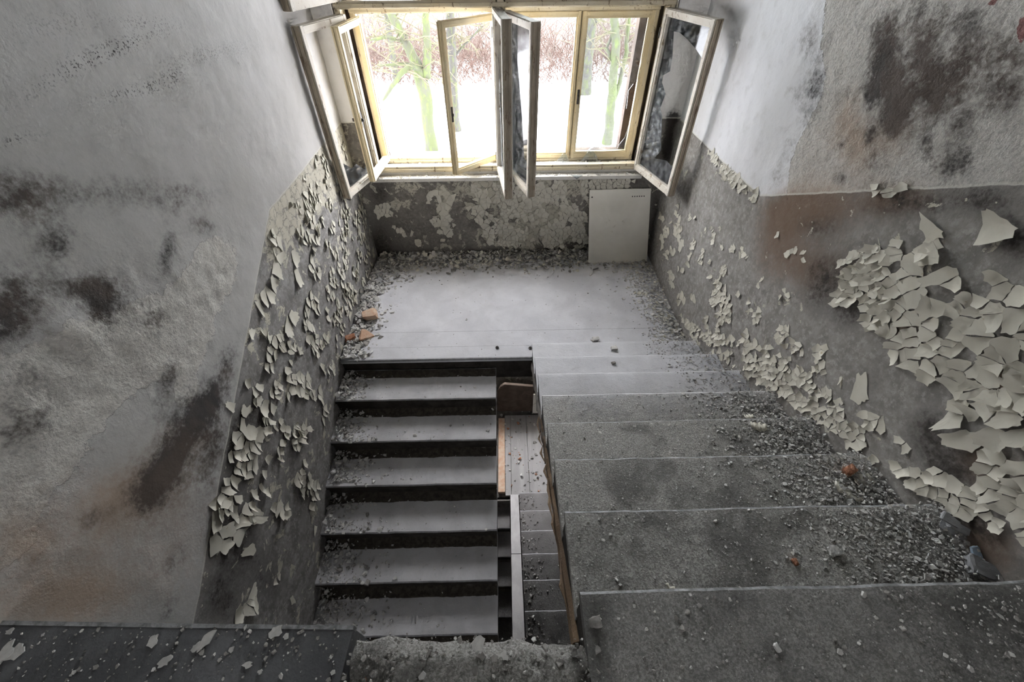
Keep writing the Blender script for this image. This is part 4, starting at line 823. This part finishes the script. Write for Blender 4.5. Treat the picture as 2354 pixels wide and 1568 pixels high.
c = pt[0]+ex*.045+ey*.09; m = MB(); m.tube([c-n*.004, c+n*.0012], .008, 8); m.build('screw_hole', 'iron', root)
# lower landing: boards, brick strip, leaning things
for i, (xa, xb) in enumerate(((-.02, .06), (.064, .31), (.314, .62))):
    m = MB(); m.box(xa, xb, .06, 1.36, ZLOW-.02, ZLOW+.012); tag(m.build('floorboard', 'greywood', None, bevel=.003), ('narrow grey board beside the brick strip of the lower landing', 'wide grey board in the middle of the lower landing', 'grey board of the lower landing nearest the right-hand flight')[i], 'board', 'grey boards on the lower landing')
m = MB(); m.box(-.12, -.024, .10, 1.30, ZLOW-.02, ZLOW+.03); tag(m.build('brick_edging', 'brickpale', None, bevel=.006), 'long orange-red strip of bricks edging the lower landing', 'brick strip')
m = MB(); P = [at(1143, 940, 1, 1.45), at(1232, 940, 1, 1.45), at(1230, 884, 1, 1.45), at(1160, 878, 1, 1.45), at(1150, 884, 1, 1.45), at(1143, 896, 1, 1.45)]
m.prism([(p.x-.0, p.z) for p in P], 1.40, 1.45, 0, lambda u, v, w: (u, w, v)); tag(m.build('board', 'brownboard', None, bevel=.01), 'dark brown round-cornered board standing on the lower landing', 'board')
m = MB(); P = [at(1224, 948, 1, 1.36), at(1250, 948, 1, 1.36), at(1250, 905, 1, 1.36), at(1226, 905, 1, 1.36)]
m.prism([(p.x, p.z) for p in P], 1.34, 1.36, 0, lambda u, v, w: (u, w, v)); tag(m.build('board', 'panel', None, bevel=.003), 'cream board edge showing under the right-hand flight', 'board')
# ------------------------------------------------------------------ outside: snow, trees, brush
GZ = -4.3
m = MB(); nx = 40; vs = []; 
for i in range(nx+1):
    for j in range(nx+1):
        x, y = -60+120*i/nx, 2.3+90*(j/nx)**1.3; vs.append((x, y, GZ+.25*fbm(x, y, 0, .08)*min(1, (y-2)/10)+max(0, y-40)*.12))
m.add(vs, [(i*(nx+1)+j, (i+1)*(nx+1)+j, (i+1)*(nx+1)+j+1, i*(nx+1)+j+1) for i in range(nx) for j in range(nx)])
tag(m.build('ground', 'snow', None, True), kind='structure')
def tree(label, base_px, stems, mat, seed, twigs=60, group='bare trees beyond the window'):
    """stems: lists of (px, py, radius) read upward, all in the upright plane the trunk stands in"""
    rs = random.Random(seed); B = at(*base_px, 2, GZ); Y = B.y
    root = empty('tree', B); tag(root, label, 'tree', group)
    first = True; ends = []; pts_all = []
    for st in stems:
        pts = [at(a, b, 1, Y+o) for a, b, r, o in st]; rad = [r for a, b, r, o in st]
        if first: pts = [Vector((pts[0].x, pts[0].y, GZ-.2))]+pts; rad = [rad[0]*1.3]+rad
        d = (pts[-1]-pts[-2]).normalized()
        if st[-1][2] > .05:
            for q in range(1, 4): pts.append(pts[-1]+(d*.6+Vector((rs.uniform(-.3, .3), rs.uniform(-.3, .3), .7)))*1.5); rad.append(rad[-1]*.62)
        fine = []; fr = []
        for i in range(len(pts)-1):
            for t in (0, .25, .5, .75): fine.append(pts[i].lerp(pts[i+1], t)+Vector((rs.gauss(0, .015), rs.gauss(0, .015), 0))); fr.append(rad[i]+(rad[i+1]-rad[i])*t)
        fine.append(pts[-1]); fr.append(rad[-1]*.5)
        m = MB(); m.tube(fine, fr, 10); m.build('trunk' if first else 'branch', mat, root, True); first = False
        pts_all += [(p, r) for p, r in zip(fine, fr) if p.z > GZ+3]
    m = MB()
    for _ in range(twigs):
        p, r = rs.choice(pts_all); d = Vector((rs.gauss(0, 1), rs.gauss(0, .8), rs.uniform(-.25, .8))).normalized(); L = rs.uniform(.8, 2.6); q = [p]; 
        for s in range(5): d = (d+Vector((rs.gauss(0, .25), rs.gauss(0, .25), rs.gauss(-.02, .2)))).normalized(); q.append(q[-1]+d*L/5)
        m.tube(q, [min(r*.5, .028), .022, .018, .014, .01, .005], 4)
        for s in (2, 3, 4):
            e = (d+Vector((rs.gauss(0, .8), rs.gauss(0, .8), rs.gauss(0, .6)))).normalized(); m.tube([q[s], q[s]+e*L*.18, q[s]+e*L*.3+Vector((0, 0, .05))], [.010, .008, .004], 3)
    m.build('twigs', 'twig', root, True)['kind'] = 'stuff'
tree('forked mossy green tree nearest the left window half', (988, 352), [[(986, 300, .24, 0), (980, 230, .26, 0), (970, 190, .26, 0), (962, 158, .21, 0), (940, 110, .17, .1), (918, 70, .15, .2), (900, 35, .14, .3)], [(978, 180, .19, 0), (984, 130, .15, -.1), (980, 70, .13, -.2), (978, 30, .12, -.3)], [(972, 165, .11, 0), (950, 150, .12, -.3), (925, 165, .10, -.6), (900, 200, .08, -.9), (880, 232, .05, -1.2)], [(960, 152, .08, 0), (925, 148, .06, .3), (870, 150, .04, .5)], [(930, 95, .07, .1), (890, 85, .06, -.2), (850, 92, .04, -.4)]], 'barkgreen', 3, 70)
tree('slim grey tree with dark mossy knots seen through the half-open casement', (1050, 306), [[(1046, 270, .21, 0), (1042, 190, .19, 0), (1038, 110, .18, 0), (1036, 40, .17, .1)], [(1036, 140, .05, 0), (1070, 100, .04, .2), (1110, 60, .03, .3)]], 'bark', 5, 50)
tree('mossy tree with a slanting second stem nearest the right casement', (1400, 338), [[(1400, 300, .20, 0), (1406, 230, .18, 0), (1412, 160, .17, 0), (1416, 90, .16, 0), (1412, 35, .15, 0)], [(1404, 250, .10, 0), (1425, 190, .09, .2), (1440, 120, .08, .3), (1446, 40, .07, .4)], [(1412, 150, .08, 0), (1395, 110, .06, .2), (1420, 50, .05, .2)]], 'barkgreen', 8, 60)
tree('grey trunk standing farther back between the right-hand stiles', (1345, 215), [[(1346, 190, .34, 0), (1350, 130, .32, 0), (1356, 80, .30, 0), (1362, 30, .28, 0)]], 'bark', 11, 70)
tree('pale distant trunk left of the forked tree', (908, 190), [[(908, 160, .18, 0), (900, 110, .17, 0), (893, 60, .16, 0), (888, 30, .15, 0)]], 'bark', 13, 60)
m = MB()
for _ in range(6000):
    x, y = U(-24, 26), 27+abs(random.gauss(0, 6)); z = GZ+max(0, y-40)*.12-.05; L = U(.8, 1.4+.3*min(9, y-27)); d = Vector((random.gauss(0, .45), random.gauss(0, .35), 1)); q = [Vector((x, y, z))]
    for s in range(4): d = (d+Vector((random.gauss(0, .35), random.gauss(0, .3), -.12))).normalized(); q.append(q[-1]+d*L/4)
    m.tube(q, [.024, .021, .017, .012, .006], 3, cap=False)
tag(m.build('undergrowth', 'brush', None, True, fix=False), 'tangled red-brown brush at the far side of the snow', 'undergrowth', None, 'stuff')
# ------------------------------------------------------------------ light
w = bpy.data.worlds.new('overcast'); S.world = w; w.use_nodes = True; t = w.node_tree; t.nodes.clear()
bg = t.nodes.new('ShaderNodeBackground'); ou = t.nodes.new('ShaderNodeOutputWorld'); bg.inputs[0].default_value = (.955, .965, 1, 1); bg.inputs[1].default_value = 5.0
t.links.new(bg.outputs[0], ou.inputs[0])
for x0, x1, z0, z1, yy, aa in ((WX0, WX1, .93, WTOP, 2.03, -PI/2), (WX0, WX1, -1.9, -.92, 2.03, -PI/2), (BX0, BX1, BZ0, BZ1, Y0-.31, PI/2)):
    L = bpy.data.lights.new('daylight_portal', 'AREA'); L.shape = 'RECTANGLE'; L.size = x1-x0; L.size_y = z1-z0; L.cycles.is_portal = True
    o = bpy.data.objects.new('daylight_portal', L); C.objects.link(o); o.matrix_world = Matrix.Translation(((x0+x1)/2, yy, (z0+z1)/2)) @ Matrix.Rotation(aa, 4, 'X')
S.cycles.use_denoising = True; S.cycles.max_bounces = 8; S.cycles.diffuse_bounces = 4; S.cycles.glossy_bounces = 2; S.cycles.transparent_max_bounces = 12; S.cycles.use_adaptive_sampling = True; S.cycles.adaptive_threshold = .09; S.cycles.adaptive_min_samples = 12; S.cycles.caustics_reflective = False
S.view_settings.view_transform = 'Standard'; S.view_settings.look = 'None'; S.view_settings.exposure = 2.15; S.view_settings.gamma = 1; S.view_settings.use_curve_mapping = False
